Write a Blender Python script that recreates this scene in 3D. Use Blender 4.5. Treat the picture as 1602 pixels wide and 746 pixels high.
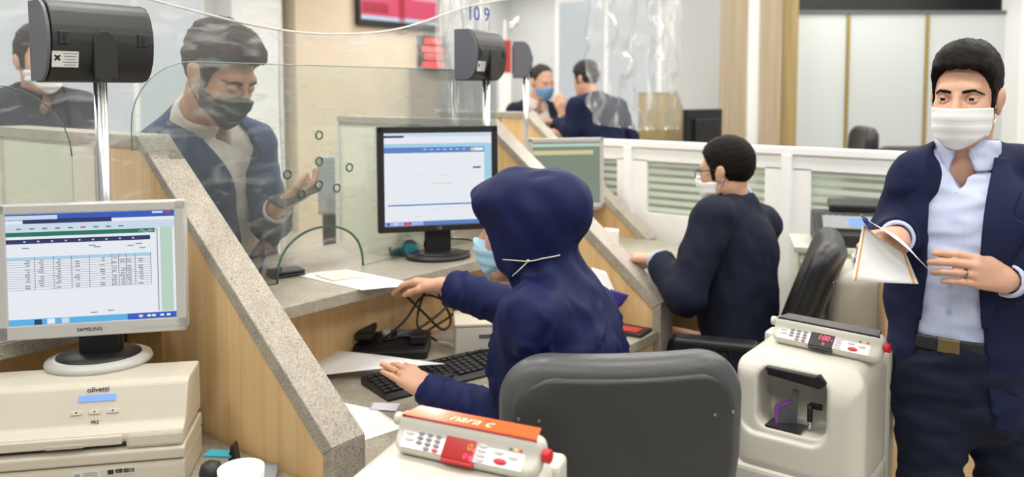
# Bank service hall: a row of teller stations seen from the staff side.
import bpy, bmesh, math, random
import numpy as np
from mathutils import Vector, Matrix

for _o in list(bpy.data.objects):
    bpy.data.objects.remove(_o)
random.seed(7)
scene = bpy.context.scene
COL = scene.collection

# ------------------------------------------------------------------ camera
FPX, PX, PY, CAMH = 1270.0, 832.0, 230.0, 1.55      # focal length and optical axis in a 1602x746 picture
PITCH, YAW = math.atan(87 / FPX), math.radians(37.88)
cam = bpy.data.cameras.new('camera')
cam_ob = bpy.data.objects.new('camera', cam)
COL.objects.link(cam_ob)
cam_ob.location = (0, 0, CAMH)
cam_ob.rotation_euler = (math.pi / 2 - PITCH, 0, YAW)
cam.sensor_width = 36.0
cam.lens = 36.0 * FPX / 1602
cam.shift_x = -(PX - 801) / 1602
cam.shift_y = (PY - 373) / 1602
cam.clip_start = 0.05
cam.dof.use_dof = True
cam.dof.focus_distance = 1.88
cam.dof.aperture_fstop = 2.6
scene.camera = cam_ob

# ------------------------------------------------------------------ light and exposure
w = bpy.data.worlds.new('world')
scene.world = w
w.use_nodes = True
w.node_tree.nodes['Background'].inputs[0].default_value = (0.93, 0.97, 1.0, 1)
w.node_tree.nodes['Background'].inputs[1].default_value = 0.38


def area(name, loc, sx, sy, power, col=(1, 1, 1), rot=(0, 0, 0)):
    l = bpy.data.lights.new(name, 'AREA')
    l.shape = 'RECTANGLE'
    l.size, l.size_y, l.energy, l.color = sx, sy, power, col
    o = bpy.data.objects.new(name, l)
    COL.objects.link(o)
    o.location, o.rotation_euler = loc, rot
    return o


CEIL = 3.15
LAMPS = [(x, y) for y in (-0.4, 1.4, 3.2, 5.0, 6.8) for x in (-5.6, -3.7, -1.9, -0.2, 1.6)] + [(x, y) for y in (6.8, 8.5) for x in (-7.0, -4.6) if not (y < 7 and x > -6)]  # the last few are unseen extra lamps, added to brighten the far walls
for _x, _y in LAMPS:
    area('ceiling_lamp_light', (_x, _y, CEIL - 0.06), 0.9, 0.5, 17.5, (1.0, 0.98, 0.95))

vs = scene.view_settings
vs.view_transform = 'Standard'
vs.look = 'None'
vs.gamma = 1.0
vs.use_curve_mapping = False
vs.exposure = 0.0
scene.cycles.use_denoising = True
scene.cycles.max_bounces = 10
scene.cycles.transparent_max_bounces = 16
scene.cycles.caustics_reflective = False
scene.cycles.caustics_refractive = False

# ------------------------------------------------------------------ helpers: measuring
_cp, _sp, _cy, _sy = math.cos(PITCH), math.sin(PITCH), math.cos(YAW), math.sin(YAW)
V_F = np.array([-_sy * _cp, _cy * _cp, -_sp])
V_R = np.array([_cy, _sy, 0.0])
V_U = np.cross(V_R, V_F)


def at(x, y, d):
    """A point of the place, from where it shows in the photograph and its distance in metres."""
    return np.array([0, 0, CAMH]) + d * (V_F + V_R * (x - PX) / FPX - V_U * (y - PY) / FPX)


def atz(x, y, z):
    r = V_F + V_R * (x - PX) / FPX - V_U * (y - PY) / FPX
    return np.array([0, 0, CAMH]) + r * (z - CAMH) / r[2]


def aty(x, y, Y):
    r = V_F + V_R * (x - PX) / FPX - V_U * (y - PY) / FPX
    return np.array([0, 0, CAMH]) + r * Y / r[1]


def hd(left):
    """Horizontal unit vector, 'left' degrees to the left of the viewing direction."""
    a = YAW + math.radians(left)
    return np.array([-math.sin(a), math.cos(a), 0.0])


# ------------------------------------------------------------------ helpers: materials
def lin(c):
    if isinstance(c, str):
        c = [int(c[i:i + 2], 16) / 255 for i in (0, 2, 4)]
    return tuple(((v + 0.055) / 1.055) ** 2.4 if v > 0.04045 else v / 12.92 for v in c) + (1.0,)


MATS = {}


def mat(name, col, rough=0.5, metal=0.0, var=0.0, vscale=20, bump=0.0, bscale=200, emit=0.0, stretch=None, sheen=0.0, spec=0.5, col2=None, sub=0.0, coat=0.0):
    """Principled material with optional noise colour variation and fine relief."""
    if name in MATS:
        return MATS[name]
    m = bpy.data.materials.new(name)
    m.use_nodes = True
    nt = m.node_tree
    b = nt.nodes['Principled BSDF']
    c = lin(col)
    b.inputs['Base Color'].default_value = c
    b.inputs['Roughness'].default_value = rough
    b.inputs['Metallic'].default_value = metal
    b.inputs['Specular IOR Level'].default_value = spec
    b.inputs['Sheen Weight'].default_value = sheen
    b.inputs['Coat Weight'].default_value = coat
    if sub:
        b.inputs['Subsurface Weight'].default_value = sub
        b.inputs['Subsurface Radius'].default_value = (0.012, 0.005, 0.003)
    if var or bump:
        tc = nt.nodes.new('ShaderNodeTexCoord')
        mp = nt.nodes.new('ShaderNodeMapping')
        nt.links.new(tc.outputs['Object'], mp.inputs[0])
        if stretch:
            mp.inputs['Scale'].default_value = stretch
    if var:
        n = nt.nodes.new('ShaderNodeTexNoise')
        n.inputs['Scale'].default_value = vscale
        n.inputs['Detail'].default_value = 5
        nt.links.new(mp.outputs[0], n.inputs['Vector'])
        r = nt.nodes.new('ShaderNodeValToRGB')
        d = lin(col2) if col2 else tuple(v * (1 - var) for v in c[:3]) + (1,)
        r.color_ramp.elements[0].position, r.color_ramp.elements[1].position = 0.35, 0.65
        r.color_ramp.elements[0].color, r.color_ramp.elements[1].color = d, c
        nt.links.new(n.outputs['Fac'], r.inputs[0])
        nt.links.new(r.outputs[0], b.inputs['Base Color'])
    if bump:
        n2 = nt.nodes.new('ShaderNodeTexNoise')
        n2.inputs['Scale'].default_value = bscale
        n2.inputs['Detail'].default_value = 3
        nt.links.new(mp.outputs[0], n2.inputs['Vector'])
        bp = nt.nodes.new('ShaderNodeBump')
        bp.inputs['Strength'].default_value = bump
        bp.inputs['Distance'].default_value = 0.002
        nt.links.new(n2.outputs['Fac'], bp.inputs['Height'])
        nt.links.new(bp.outputs[0], b.inputs['Normal'])
    if emit:
        b.inputs['Emission Color'].default_value = c
        b.inputs['Emission Strength'].default_value = emit
    MATS[name] = m
    return m


def granite(name, base, dark, light, scale=1.0):
    m = bpy.data.materials.new(name)
    m.use_nodes = True
    nt = m.node_tree
    b = nt.nodes['Principled BSDF']
    b.inputs['Roughness'].default_value = 0.32
    tc = nt.nodes.new('ShaderNodeTexCoord')
    v = nt.nodes.new('ShaderNodeTexVoronoi')
    v.inputs['Scale'].default_value = 330 * scale
    n = nt.nodes.new('ShaderNodeTexNoise')
    n.inputs['Scale'].default_value = 14 * scale
    n.inputs['Detail'].default_value = 8
    nt.links.new(tc.outputs['Object'], v.inputs['Vector'])
    nt.links.new(tc.outputs['Object'], n.inputs['Vector'])
    r = nt.nodes.new('ShaderNodeValToRGB')
    r.color_ramp.interpolation = 'CONSTANT'
    e = r.color_ramp.elements
    e[0].position, e[0].color = 0.0, lin(dark)
    e[1].position, e[1].color = 0.22, lin(base)
    x = e.new(0.78)
    x.color = lin(light)
    sep = nt.nodes.new('ShaderNodeSeparateColor')
    nt.links.new(v.outputs['Color'], sep.inputs[0])
    nt.links.new(sep.outputs[0], r.inputs[0])
    mx = nt.nodes.new('ShaderNodeMix')
    mx.data_type = 'RGBA'
    mx.blend_type = 'MULTIPLY'
    mx.inputs['Factor'].default_value = 0.5
    nt.links.new(r.outputs[0], mx.inputs[6])
    r2 = nt.nodes.new('ShaderNodeValToRGB')
    r2.color_ramp.elements[0].position, r2.color_ramp.elements[1].position = 0.3, 0.7
    r2.color_ramp.elements[0].color = (0.62, 0.6, 0.57, 1)
    nt.links.new(n.outputs['Fac'], r2.inputs[0])
    nt.links.new(r2.outputs[0], mx.inputs[7])
    nt.links.new(mx.outputs[2], b.inputs['Base Color'])
    MATS[name] = m
    return m


def wood(name, c1, c2, rough=0.42):
    m = bpy.data.materials.new(name)
    m.use_nodes = True
    nt = m.node_tree
    b = nt.nodes['Principled BSDF']
    b.inputs['Roughness'].default_value = rough
    tc = nt.nodes.new('ShaderNodeTexCoord')
    mp = nt.nodes.new('ShaderNodeMapping')
    mp.inputs['Scale'].default_value = (38, 38, 0.9)
    nt.links.new(tc.outputs['Object'], mp.inputs[0])
    n = nt.nodes.new('ShaderNodeTexNoise')
    n.inputs['Scale'].default_value = 1.0
    n.inputs['Detail'].default_value = 6
    n.inputs['Distortion'].default_value = 0.4
    nt.links.new(mp.outputs[0], n.inputs['Vector'])
    r = nt.nodes.new('ShaderNodeValToRGB')
    r.color_ramp.elements[0].position, r.color_ramp.elements[1].position = 0.28, 0.72
    r.color_ramp.elements[0].color, r.color_ramp.elements[1].color = lin(c1), lin(c2)
    nt.links.new(n.outputs['Fac'], r.inputs[0])
    nt.links.new(r.outputs[0], b.inputs['Base Color'])
    MATS[name] = m
    return m


def seethrough(name, tint, haze, gloss, rough, wrinkle=0.0, wscale=6.0, stretch=(1, 1, 1), ior=1.45, body='ffffff'):
    """Clear sheet: lets light straight through, with a sheen and (for film) milky wrinkles."""
    m = bpy.data.materials.new(name)
    m.use_nodes = True
    nt = m.node_tree
    nt.nodes.remove(nt.nodes['Principled BSDF'])
    out = nt.nodes['Material Output']
    tr = nt.nodes.new('ShaderNodeBsdfTransparent')
    tr.inputs[0].default_value = lin(tint)
    gl = nt.nodes.new('ShaderNodeBsdfGlossy')
    gl.inputs['Roughness'].default_value = rough
    fr = nt.nodes.new('ShaderNodeFresnel')
    fr.inputs[0].default_value = ior
    mg = nt.nodes.new('ShaderNodeMath')
    mg.operation = 'MULTIPLY'
    mg.inputs[1].default_value = gloss
    nt.links.new(fr.outputs[0], mg.inputs[0])
    m1 = nt.nodes.new('ShaderNodeMixShader')
    nt.links.new(mg.outputs[0], m1.inputs[0])
    nt.links.new(tr.outputs[0], m1.inputs[1])
    nt.links.new(gl.outputs[0], m1.inputs[2])
    df = nt.nodes.new('ShaderNodeBsdfDiffuse')
    df.inputs[0].default_value = lin(body)
    tl = nt.nodes.new('ShaderNodeBsdfTranslucent')
    tl.inputs[0].default_value = lin(body)
    m0 = nt.nodes.new('ShaderNodeMixShader')
    nt.links.new(df.outputs[0], m0.inputs[1])
    nt.links.new(tl.outputs[0], m0.inputs[2])
    m2 = nt.nodes.new('ShaderNodeMixShader')
    m2.inputs[0].default_value = haze
    nt.links.new(m1.outputs[0], m2.inputs[1])
    nt.links.new(m0.outputs[0], m2.inputs[2])
    if wrinkle:
        tc = nt.nodes.new('ShaderNodeTexCoord')
        mp = nt.nodes.new('ShaderNodeMapping')
        mp.inputs['Scale'].default_value = stretch
        nt.links.new(tc.outputs['Object'], mp.inputs[0])
        n = nt.nodes.new('ShaderNodeTexNoise')
        n.inputs['Scale'].default_value = wscale
        n.inputs['Detail'].default_value = 6
        n.inputs['Distortion'].default_value = 1.2
        nt.links.new(mp.outputs[0], n.inputs['Vector'])
        r = nt.nodes.new('ShaderNodeValToRGB')
        r.color_ramp.elements[0].position, r.color_ramp.elements[1].position = 0.53, 0.74
        r.color_ramp.elements[0].color = (haze,) * 3 + (1,)
        r.color_ramp.elements[1].color = (haze + wrinkle,) * 3 + (1,)
        nt.links.new(n.outputs['Fac'], r.inputs[0])
        nt.links.new(r.outputs[0], m2.inputs[0])
    nt.links.new(m2.outputs[0], out.inputs[0])
    MATS[name] = m
    return m


# ------------------------------------------------------------------ helpers: objects
def tag(o, label=None, cat=None, group=None, kind=None):
    if label:
        o['label'] = label
    if cat:
        o['category'] = cat
    if group:
        o['group'] = group
    if kind:
        o['kind'] = kind
    return o


def thing(name, label, cat, loc=(0, 0, 0), rz=0.0, group=None):
    o = bpy.data.objects.new(name, None)
    COL.objects.link(o)
    o.empty_display_size = 0.05
    o.location = [float(v) for v in loc]
    o.rotation_euler = (0, 0, rz)
    return tag(o, label, cat, group)


def link(name, me, m, par=None, loc=(0, 0, 0), rot=(0, 0, 0), smooth=False):
    o = bpy.data.objects.new(name, me)
    COL.objects.link(o)
    if m is not None:
        for mm in (m if isinstance(m, (list, tuple)) else [m]):
            me.materials.append(MATS[mm] if isinstance(mm, str) else mm)
    if par is not None:
        o.parent = par
    o.location = [float(v) for v in loc]
    o.rotation_euler = rot
    if smooth:
        me.polygons.foreach_set('use_smooth', [True] * len(me.polygons))
    return o


def from_bm(bm, name):
    me = bpy.data.meshes.new(name)
    bm.normal_update()
    bm.to_mesh(me)
    bm.free()
    return me


def box(name, size, loc, m, par=None, bev=0.0, rot=(0, 0, 0), seg=2):
    """Box, centre at loc, with rounded edges."""
    bm = bmesh.new()
    bmesh.ops.create_cube(bm, size=1.0)
    bmesh.ops.scale(bm, vec=size, verts=bm.verts)
    if bev:
        bmesh.ops.bevel(bm, geom=list(bm.edges), offset=min(bev, min(size) * 0.49), segments=seg, profile=0.5, affect='EDGES')
    return link(name, from_bm(bm, name), m, par, loc, rot, smooth=False)


def span(name, lo, hi, m, par=None, bev=0.0):
    lo, hi = np.array(lo, float), np.array(hi, float)
    return box(name, tuple(hi - lo), tuple((lo + hi) / 2), m, par, bev)


def cyl(name, r, h, loc, m, par=None, rot=(0, 0, 0), seg=24, r2=None, bev=0.0):
    bm = bmesh.new()
    bmesh.ops.create_cone(bm, cap_ends=True, segments=seg, radius1=r, radius2=r if r2 is None else r2, depth=h)
    if bev:
        es = [e for e in bm.edges if len(e.link_faces) == 2 and any(len(f.verts) > 4 for f in e.link_faces)]
        bmesh.ops.bevel(bm, geom=es, offset=bev, segments=2, profile=0.5, affect='EDGES')
    me = from_bm(bm, name)
    me.polygons.foreach_set('use_smooth', [len(p.vertices) == 4 for p in me.polygons])
    return link(name, me, m, par, loc, rot)


def pyd(name, v, f, m, par=None, loc=(0, 0, 0), rot=(0, 0, 0), smooth=False):
    me = bpy.data.meshes.new(name)
    me.from_pydata([tuple(float(c) for c in q) for q in v], [], f)
    me.update()
    return link(name, me, m, par, loc, rot, smooth)


def prism(name, poly, lo, hi, axis, m, par=None, bev=0.0, loc=(0, 0, 0), rot=(0, 0, 0)):
    """Polygon extruded along an axis. axis 'y': poly is (x,z); 'x': (y,z); 'z': (x,y)."""
    def pt(a, b, c):
        return {'y': (a, c, b), 'x': (c, a, b), 'z': (a, b, c)}[axis]
    bm = bmesh.new()
    v0 = [bm.verts.new(pt(a, b, lo)) for a, b in poly]
    v1 = [bm.verts.new(pt(a, b, hi)) for a, b in poly]
    n = len(poly)
    bm.faces.new(v0)
    bm.faces.new(v1[::-1])
    for i in range(n):
        bm.faces.new((v0[i], v1[i], v1[(i + 1) % n], v0[(i + 1) % n]))
    bmesh.ops.recalc_face_normals(bm, faces=bm.faces)
    if bev:
        bmesh.ops.bevel(bm, geom=list(bm.edges), offset=bev, segments=2, profile=0.5, affect='EDGES')
    return link(name, from_bm(bm, name), m, par, loc, rot)


def tube(name, pts, r, m, par=None, seg=8, closed=False, loc=(0, 0, 0)):
    """Round rod or cable along a smoothed path."""
    P = [np.array(p, float) for p in pts]
    n = len(P)
    v, f = [], []
    up = np.array([0.13, 0.29, 0.95])
    rings = n
    for i in range(n):
        a = P[(i - 1) % n] if (closed or i > 0) else P[i]
        b = P[(i + 1) % n] if (closed or i < n - 1) else P[i]
        t = (b - a) / (np.linalg.norm(b - a) + 1e-9)
        s = np.cross(t, up)
        s /= np.linalg.norm(s) + 1e-9
        u = np.cross(s, t)
        rr = r[i] if isinstance(r, (list, tuple)) else r
        for k in range(seg):
            a_ = 2 * math.pi * k / seg
            v.append(P[i] + rr * (math.cos(a_) * s + math.sin(a_) * u))
    for i in range(rings if closed else rings - 1):
        j = (i + 1) % rings
        for k in range(seg):
            l = (k + 1) % seg
            f.append((i * seg + k, i * seg + l, j * seg + l, j * seg + k))
    if not closed:
        f.append(tuple(range(seg))[::-1])
        f.append(tuple((rings - 1) * seg + k for k in range(seg)))
    return pyd(name, v, f, m, par, loc, smooth=True)


def spline(pts, n=6):
    """Catmull-Rom points through pts."""
    P = [np.array(p, float) for p in pts]
    P = [2 * P[0] - P[1]] + P + [2 * P[-1] - P[-2]]
    out = []
    for i in range(1, len(P) - 2):
        for k in range(n):
            t = k / n
            a, b, c, d = P[i - 1:i + 3]
            out.append(0.5 * (2 * b + (c - a) * t + (2 * a - 5 * b + 4 * c - d) * t * t + (3 * b - a - 3 * c + d) * t ** 3))
    out.append(P[-2])
    return out


def lathe(name, prof, m, par=None, loc=(0, 0, 0), rot=(0, 0, 0), seg=32, sx=1.0, sy=1.0):
    """Profile of (radius, z) turned round z."""
    v, f = [], []
    n = len(prof)
    for r, z in prof:
        for k in range(seg):
            a = 2 * math.pi * k / seg
            v.append((r * math.cos(a) * sx, r * math.sin(a) * sy, z))
    for i in range(n - 1):
        for k in range(seg):
            l = (k + 1) % seg
            f.append((i * seg + k, i * seg + l, (i + 1) * seg + l, (i + 1) * seg + k))
    f.append(tuple(range(seg))[::-1])
    f.append(tuple((n - 1) * seg + k for k in range(seg)))
    return pyd(name, v, f, m, par, loc, rot, smooth=True)


def text(name, s, size, loc, rot, m, par=None, ext=0.0004, align='CENTER', shear=0.0):
    c = bpy.data.curves.new(name, 'FONT')
    c.body = s
    c.size = size
    c.extrude = ext
    c.shear = shear
    c.align_x = align
    c.align_y = 'CENTER'
    t_ = bpy.data.objects.new(name, c)
    me = bpy.data.meshes.new_from_object(t_)
    bpy.data.objects.remove(t_)
    return link(name, me, m, par, loc, rot)


def sheet(name, fn, nu, nv, m, par=None, th=0.0004, loc=(0, 0, 0), rot=(0, 0, 0), smooth=True):
    """Thin sheet with thickness: fn(u, v) -> point."""
    g = np.array([[fn(i / nu, j / nv) for j in range(nv + 1)] for i in range(nu + 1)], float)
    du = np.gradient(g, axis=0)
    dv = np.gradient(g, axis=1)
    n = np.cross(du, dv)
    n /= np.linalg.norm(n, axis=2, keepdims=True) + 1e-12
    top, bot = (g + n * th / 2).reshape(-1, 3), (g - n * th / 2).reshape(-1, 3)
    N = (nu + 1) * (nv + 1)
    ix = lambda i, j: i * (nv + 1) + j
    f = []
    for i in range(nu):
        for j in range(nv):
            q = (ix(i, j), ix(i + 1, j), ix(i + 1, j + 1), ix(i, j + 1))
            f.append(q)
            f.append(tuple(N + k for k in q[::-1]))
    rim = [ix(i, 0) for i in range(nu)] + [ix(nu, j) for j in range(nv)] + [ix(i, nv) for i in range(nu, 0, -1)] + [ix(0, j) for j in range(nv, 0, -1)]
    for k in range(len(rim)):
        a, b = rim[k], rim[(k + 1) % len(rim)]
        f.append((a, N + a, N + b, b))
    return pyd(name, np.vstack([top, bot]), f, m, par, loc, rot, smooth)


# ------------------------------------------------------------------ helpers: soft shapes (distance fields turned into meshes)
BIG = np.float32(1.0)
CULL = 0.07


def unit(v):
    v = np.array(v, float)
    return v / (np.linalg.norm(v) + 1e-12)


class Frame:
    def __init__(s, o, fwd, up):
        s.o = np.array(o, float)
        s.u = unit(up)
        f = np.array(fwd, float)
        s.f = unit(f - s.u * (f @ s.u))
        s.r = np.cross(s.f, s.u)
        s.M = np.stack([s.r, s.f, s.u], 1)

    def loc(s, P):
        return (P - s.o.astype(np.float32)) @ s.M.astype(np.float32)

    def w(s, *p):
        return s.o + s.M @ np.array(p, float)


def cap(a, b, ra, rb=None, k=0.01, fr=None, sc=None):
    """Rounded cone from a to b; fr and sc squash it along the axes of a frame."""
    return ['cap', np.array(a, float), np.array(b, float), ra, ra if rb is None else rb, k, fr, sc]


def ell(c, r, k=0.01, fr=None):
    return ['ell', np.array(c, float), np.array(r, float), k, fr]


def rbox(c, hs, rad, k=0.005, fr=None):
    return ['box', np.array(c, float), np.array(hs, float), rad, k, fr]


def _d(p, P):
    f32 = np.float32
    if p[0] == 'cap':
        _, a, b, ra, rb, k, fr, sc = p
        if fr is not None:
            P = fr.loc(P)
        if sc is not None:
            sc = np.array(sc, f32)
            P, a, b = P / sc, a / sc, b / sc
        ab = (b - a)
        L = float(ab @ ab) + 1e-12
        q = P - a.astype(f32)
        t = np.clip(q @ (ab / L).astype(f32), 0, 1)
        q = q - t[:, None] * ab.astype(f32)
        d = np.sqrt(np.einsum('ij,ij->i', q, q)) - (ra + (rb - ra) * t)
        return d * f32(min(sc)) if sc is not None else d
    if p[0] == 'ell':
        _, c, r, k, fr = p
        if fr is not None:
            P = fr.loc(P)
        q = (P - c.astype(f32)) / r.astype(f32)
        k0 = np.sqrt(np.einsum('ij,ij->i', q, q)) + 1e-6
        q2 = q / r.astype(f32)
        k1 = np.sqrt(np.einsum('ij,ij->i', q2, q2)) + 1e-6
        return k0 * (k0 - 1) / k1
    if p[0] == 'box':
        _, c, hs, rad, k, fr = p
        if fr is not None:
            P = fr.loc(P)
        q = np.abs(P - c.astype(f32)) - (hs - rad).astype(f32)
        return np.sqrt((np.maximum(q, 0) ** 2).sum(1)) + np.minimum(q.max(1), 0) - f32(rad)


def _bound(p):
    if p[0] == 'cap':
        a, b, fr, sc = p[1], p[2], p[6], p[7]
        c = (a + b) / 2
        R = np.linalg.norm(b - a) / 2 + max(p[3], p[4]) * (max(sc) if sc is not None else 1)
    elif p[0] == 'ell':
        c, R, fr = p[1], max(p[2]), p[4]
    else:
        c, R, fr = p[1], np.linalg.norm(p[2]), p[5]
    return (fr.w(*c) if fr is not None else c), R


def smin(a, b, k):
    h = np.clip(0.5 + 0.5 * (b - a) / k, 0, 1)
    return b + (a - b) * h - k * h * (1 - h)


def smax(a, b, k):
    return -smin(-a, -b, k)


def union(prims):
    """Distance field of smoothly joined shapes."""
    bs = [_bound(p) for p in prims]

    def fn(P):
        d = np.full(len(P), BIG, np.float32)
        if not len(P):
            return d
        pl, ph = P.min(0), P.max(0)
        for p, (c, R) in zip(prims, bs):
            g = np.maximum(np.maximum(pl - c, c - ph), 0)
            if g @ g > (R + CULL) ** 2:
                continue
            q = P - c.astype(np.float32)
            m = np.einsum('ij,ij->i', q, q) < (R + CULL) ** 2
            if not m.any():
                continue
            k = p[5] if p[0] == 'cap' else (p[3] if p[0] == 'ell' else p[4])
            if m.all():
                d = smin(d, _d(p, P), np.float32(k))
            else:
                d[m] = smin(d[m], _d(p, P[m]), np.float32(k))
        return d
    fn.lo = np.min([c - R for c, R in bs], 0)
    fn.hi = np.max([c + R for c, R in bs], 0)
    return fn


def chunked(fn, P, n=16384):
    P = P.astype(np.float32)
    return np.concatenate([fn(P[i:i + n]) for i in range(0, len(P), n)]) if len(P) > n else fn(P)


def morton(I):
    k = np.zeros(len(I), np.int64)
    for b in range(8):
        for a in range(3):
            k |= ((I[:, a].astype(np.int64) >> b) & 1) << (3 * b + a)
    return k


def polygonize(fn, h, lo=None, hi=None, disp=None):
    """Surface of a distance field: sparse surface nets, then vertices pulled onto the surface."""
    lo = np.array(fn.lo if lo is None else lo, float) - 3 * h
    hi = np.array(fn.hi if hi is None else hi, float) + 3 * h
    B = 8
    nb = np.ceil((hi - lo) / (h * B)).astype(int) + 1
    gi = np.stack(np.meshgrid(*[np.arange(n) for n in nb], indexing='ij'), -1).reshape(-1, 3)
    gi = gi[np.argsort(morton(gi))]
    cen = (lo + (gi + 0.5) * h * B).astype(np.float32)
    act = gi[np.abs(chunked(fn, cen, 2048)) < min(h * B * 0.87 * 1.7, CULL * 1.0)]
    if not len(act):
        act = gi
    o = np.stack(np.meshgrid(*[np.arange(B + 1)] * 3, indexing='ij'), -1).reshape(-1, 3)
    nbk = len(act)
    D = np.empty((nbk, (B + 1) ** 3), np.float32)
    CH = 24
    for s in range(0, nbk, CH):
        idx = act[s:s + CH, None, :] * B + o[None]
        D[s:s + CH] = fn((lo + idx.reshape(-1, 3) * h).astype(np.float32)).reshape(-1, (B + 1) ** 3)
    D = D.reshape(nbk, B + 1, B + 1, B + 1)
    S = D < 0
    n = nb * B + 2
    key = lambda I: (I[:, 0] * n[1] + I[:, 1]) * n[2] + I[:, 2]
    cnt = np.zeros((nbk, B, B, B), np.int8)
    for dx in (0, 1):
        for dy in (0, 1):
            for dz in (0, 1):
                cnt += S[:, dx:B + dx, dy:B + dy, dz:B + dz]
    w_ = np.argwhere((cnt > 0) & (cnt < 8))
    b_, c_ = w_[:, 0], w_[:, 1:]
    G = act[b_] * B + c_
    acc = np.zeros((len(w_), 3))
    num = np.zeros(len(w_))
    offs = [(0, 0, 0), (1, 0, 0), (0, 1, 0), (1, 1, 0), (0, 0, 1), (1, 0, 1), (0, 1, 1), (1, 1, 1)]
    val = [D[b_, c_[:, 0] + q[0], c_[:, 1] + q[1], c_[:, 2] + q[2]] for q in offs]
    for i in range(8):
        for j in range(i + 1, 8):
            df = np.abs(np.array(offs[i]) - np.array(offs[j]))
            if df.sum() != 1:
                continue
            m = (val[i] < 0) != (val[j] < 0)
            t = np.where(m, val[i] / np.where(m, val[i] - val[j], 1), 0)
            p = np.array(offs[i])[None] + t[:, None] * (np.array(offs[j]) - np.array(offs[i]))[None]
            acc += p * m[:, None]
            num += m
    V = (lo + (G + acc / num[:, None]) * h)
    K = key(G)
    order = np.argsort(K)
    Ks = K[order]

    def find(I):
        kk = key(I)
        p = np.minimum(np.searchsorted(Ks, kk), len(Ks) - 1)
        return np.where(Ks[p] == kk, order[p], -1)
    F = []
    for ax in range(3):
        e = [0, 0, 0]
        e[ax] = 1
        A = S[:, :B, :B, :B]
        Bs = S[:, e[0]:B + e[0], e[1]:B + e[1], e[2]:B + e[2]]
        q = np.argwhere(A != Bs)
        if not len(q):
            continue
        neg = A[q[:, 0], q[:, 1], q[:, 2], q[:, 3]]
        I = act[q[:, 0]] * B + q[:, 1:]
        u, v = np.eye(3, dtype=int)[(ax + 1) % 3], np.eye(3, dtype=int)[(ax + 2) % 3]
        a, b, c, d = find(I), find(I - u), find(I - u - v), find(I - v)
        ok = (a >= 0) & (b >= 0) & (c >= 0) & (d >= 0)
        Q = np.stack([a, b, c, d], 1)
        Q[~neg] = Q[~neg][:, ::-1]
        F.append(Q[ok])
    F = np.concatenate(F)

    e = h * 0.5
    f0 = chunked(fn, V, 6000)
    g = np.stack([chunked(fn, V + np.eye(3)[i] * e, 6000) - f0 for i in range(3)], 1) / e
    l = (g ** 2).sum(1)
    st = f0[:, None] * g / np.maximum(l, 0.2)[:, None]
    sl = np.linalg.norm(st, axis=1, keepdims=True)
    V = V - st * np.minimum(1, 0.6 * h / np.maximum(sl, 1e-9))
    if disp is not None:
        N = g / np.maximum(np.sqrt(l)[:, None], 1e-6)
        V = V + N * disp(V, N)[:, None]
    return V, F


def soft(name, fn, h, m, par=None, lo=None, hi=None, disp=None, org=(0, 0, 0), loc=None, rot=(0, 0, 0)):
    V, F = polygonize(fn, h, lo, hi, disp)
    V = V - np.array(org, float)
    me = bpy.data.meshes.new(name)
    me.vertices.add(len(V))
    me.vertices.foreach_set('co', V.astype(np.float32).ravel())
    me.loops.add(F.size)
    me.loops.foreach_set('vertex_index', F.astype(np.int32).ravel())
    me.polygons.add(len(F))
    me.polygons.foreach_set('loop_start', np.arange(0, F.size, 4, dtype=np.int32))
    me.polygons.foreach_set('loop_total', np.full(len(F), 4, np.int32))
    me.update()
    me.validate()
    return link(name, me, m, par, loc if loc is not None else (0, 0, 0), rot, smooth=True)


def waves(seed, n, lo, hi, dirs=None):
    """Smooth fold noise: sum of warped sines with wavelengths between lo and hi metres."""
    rs = np.random.RandomState(seed)
    ks, ph, am = [], [], []
    for i in range(n):
        d = rs.normal(size=3) if dirs is None else np.array(dirs[i % len(dirs)]) + 0.25 * rs.normal(size=3)
        d /= np.linalg.norm(d)
        L = lo * (hi / lo) ** rs.rand()
        ks.append(d * 2 * math.pi / L)
        ph.append(rs.rand() * 6.28)
        am.append(L / hi)
    ks, ph, am = np.array(ks), np.array(ph), np.array(am)
    am /= np.sqrt((am ** 2).sum() / 2)

    def f(P):
        w1 = np.sin(P @ ks[0] * 0.7 + 1.0)[:, None]
        return (am * np.sin(P @ ks.T + ph + 1.3 * w1)).sum(1)
    return f

# ------------------------------------------------------------------ helpers: people
def rot_about(v, axis, a):
    v, k = np.array(v, float), unit(axis)
    return v * math.cos(a) + np.cross(k, v) * math.sin(a) + k * (k @ v) * (1 - math.cos(a))


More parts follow.
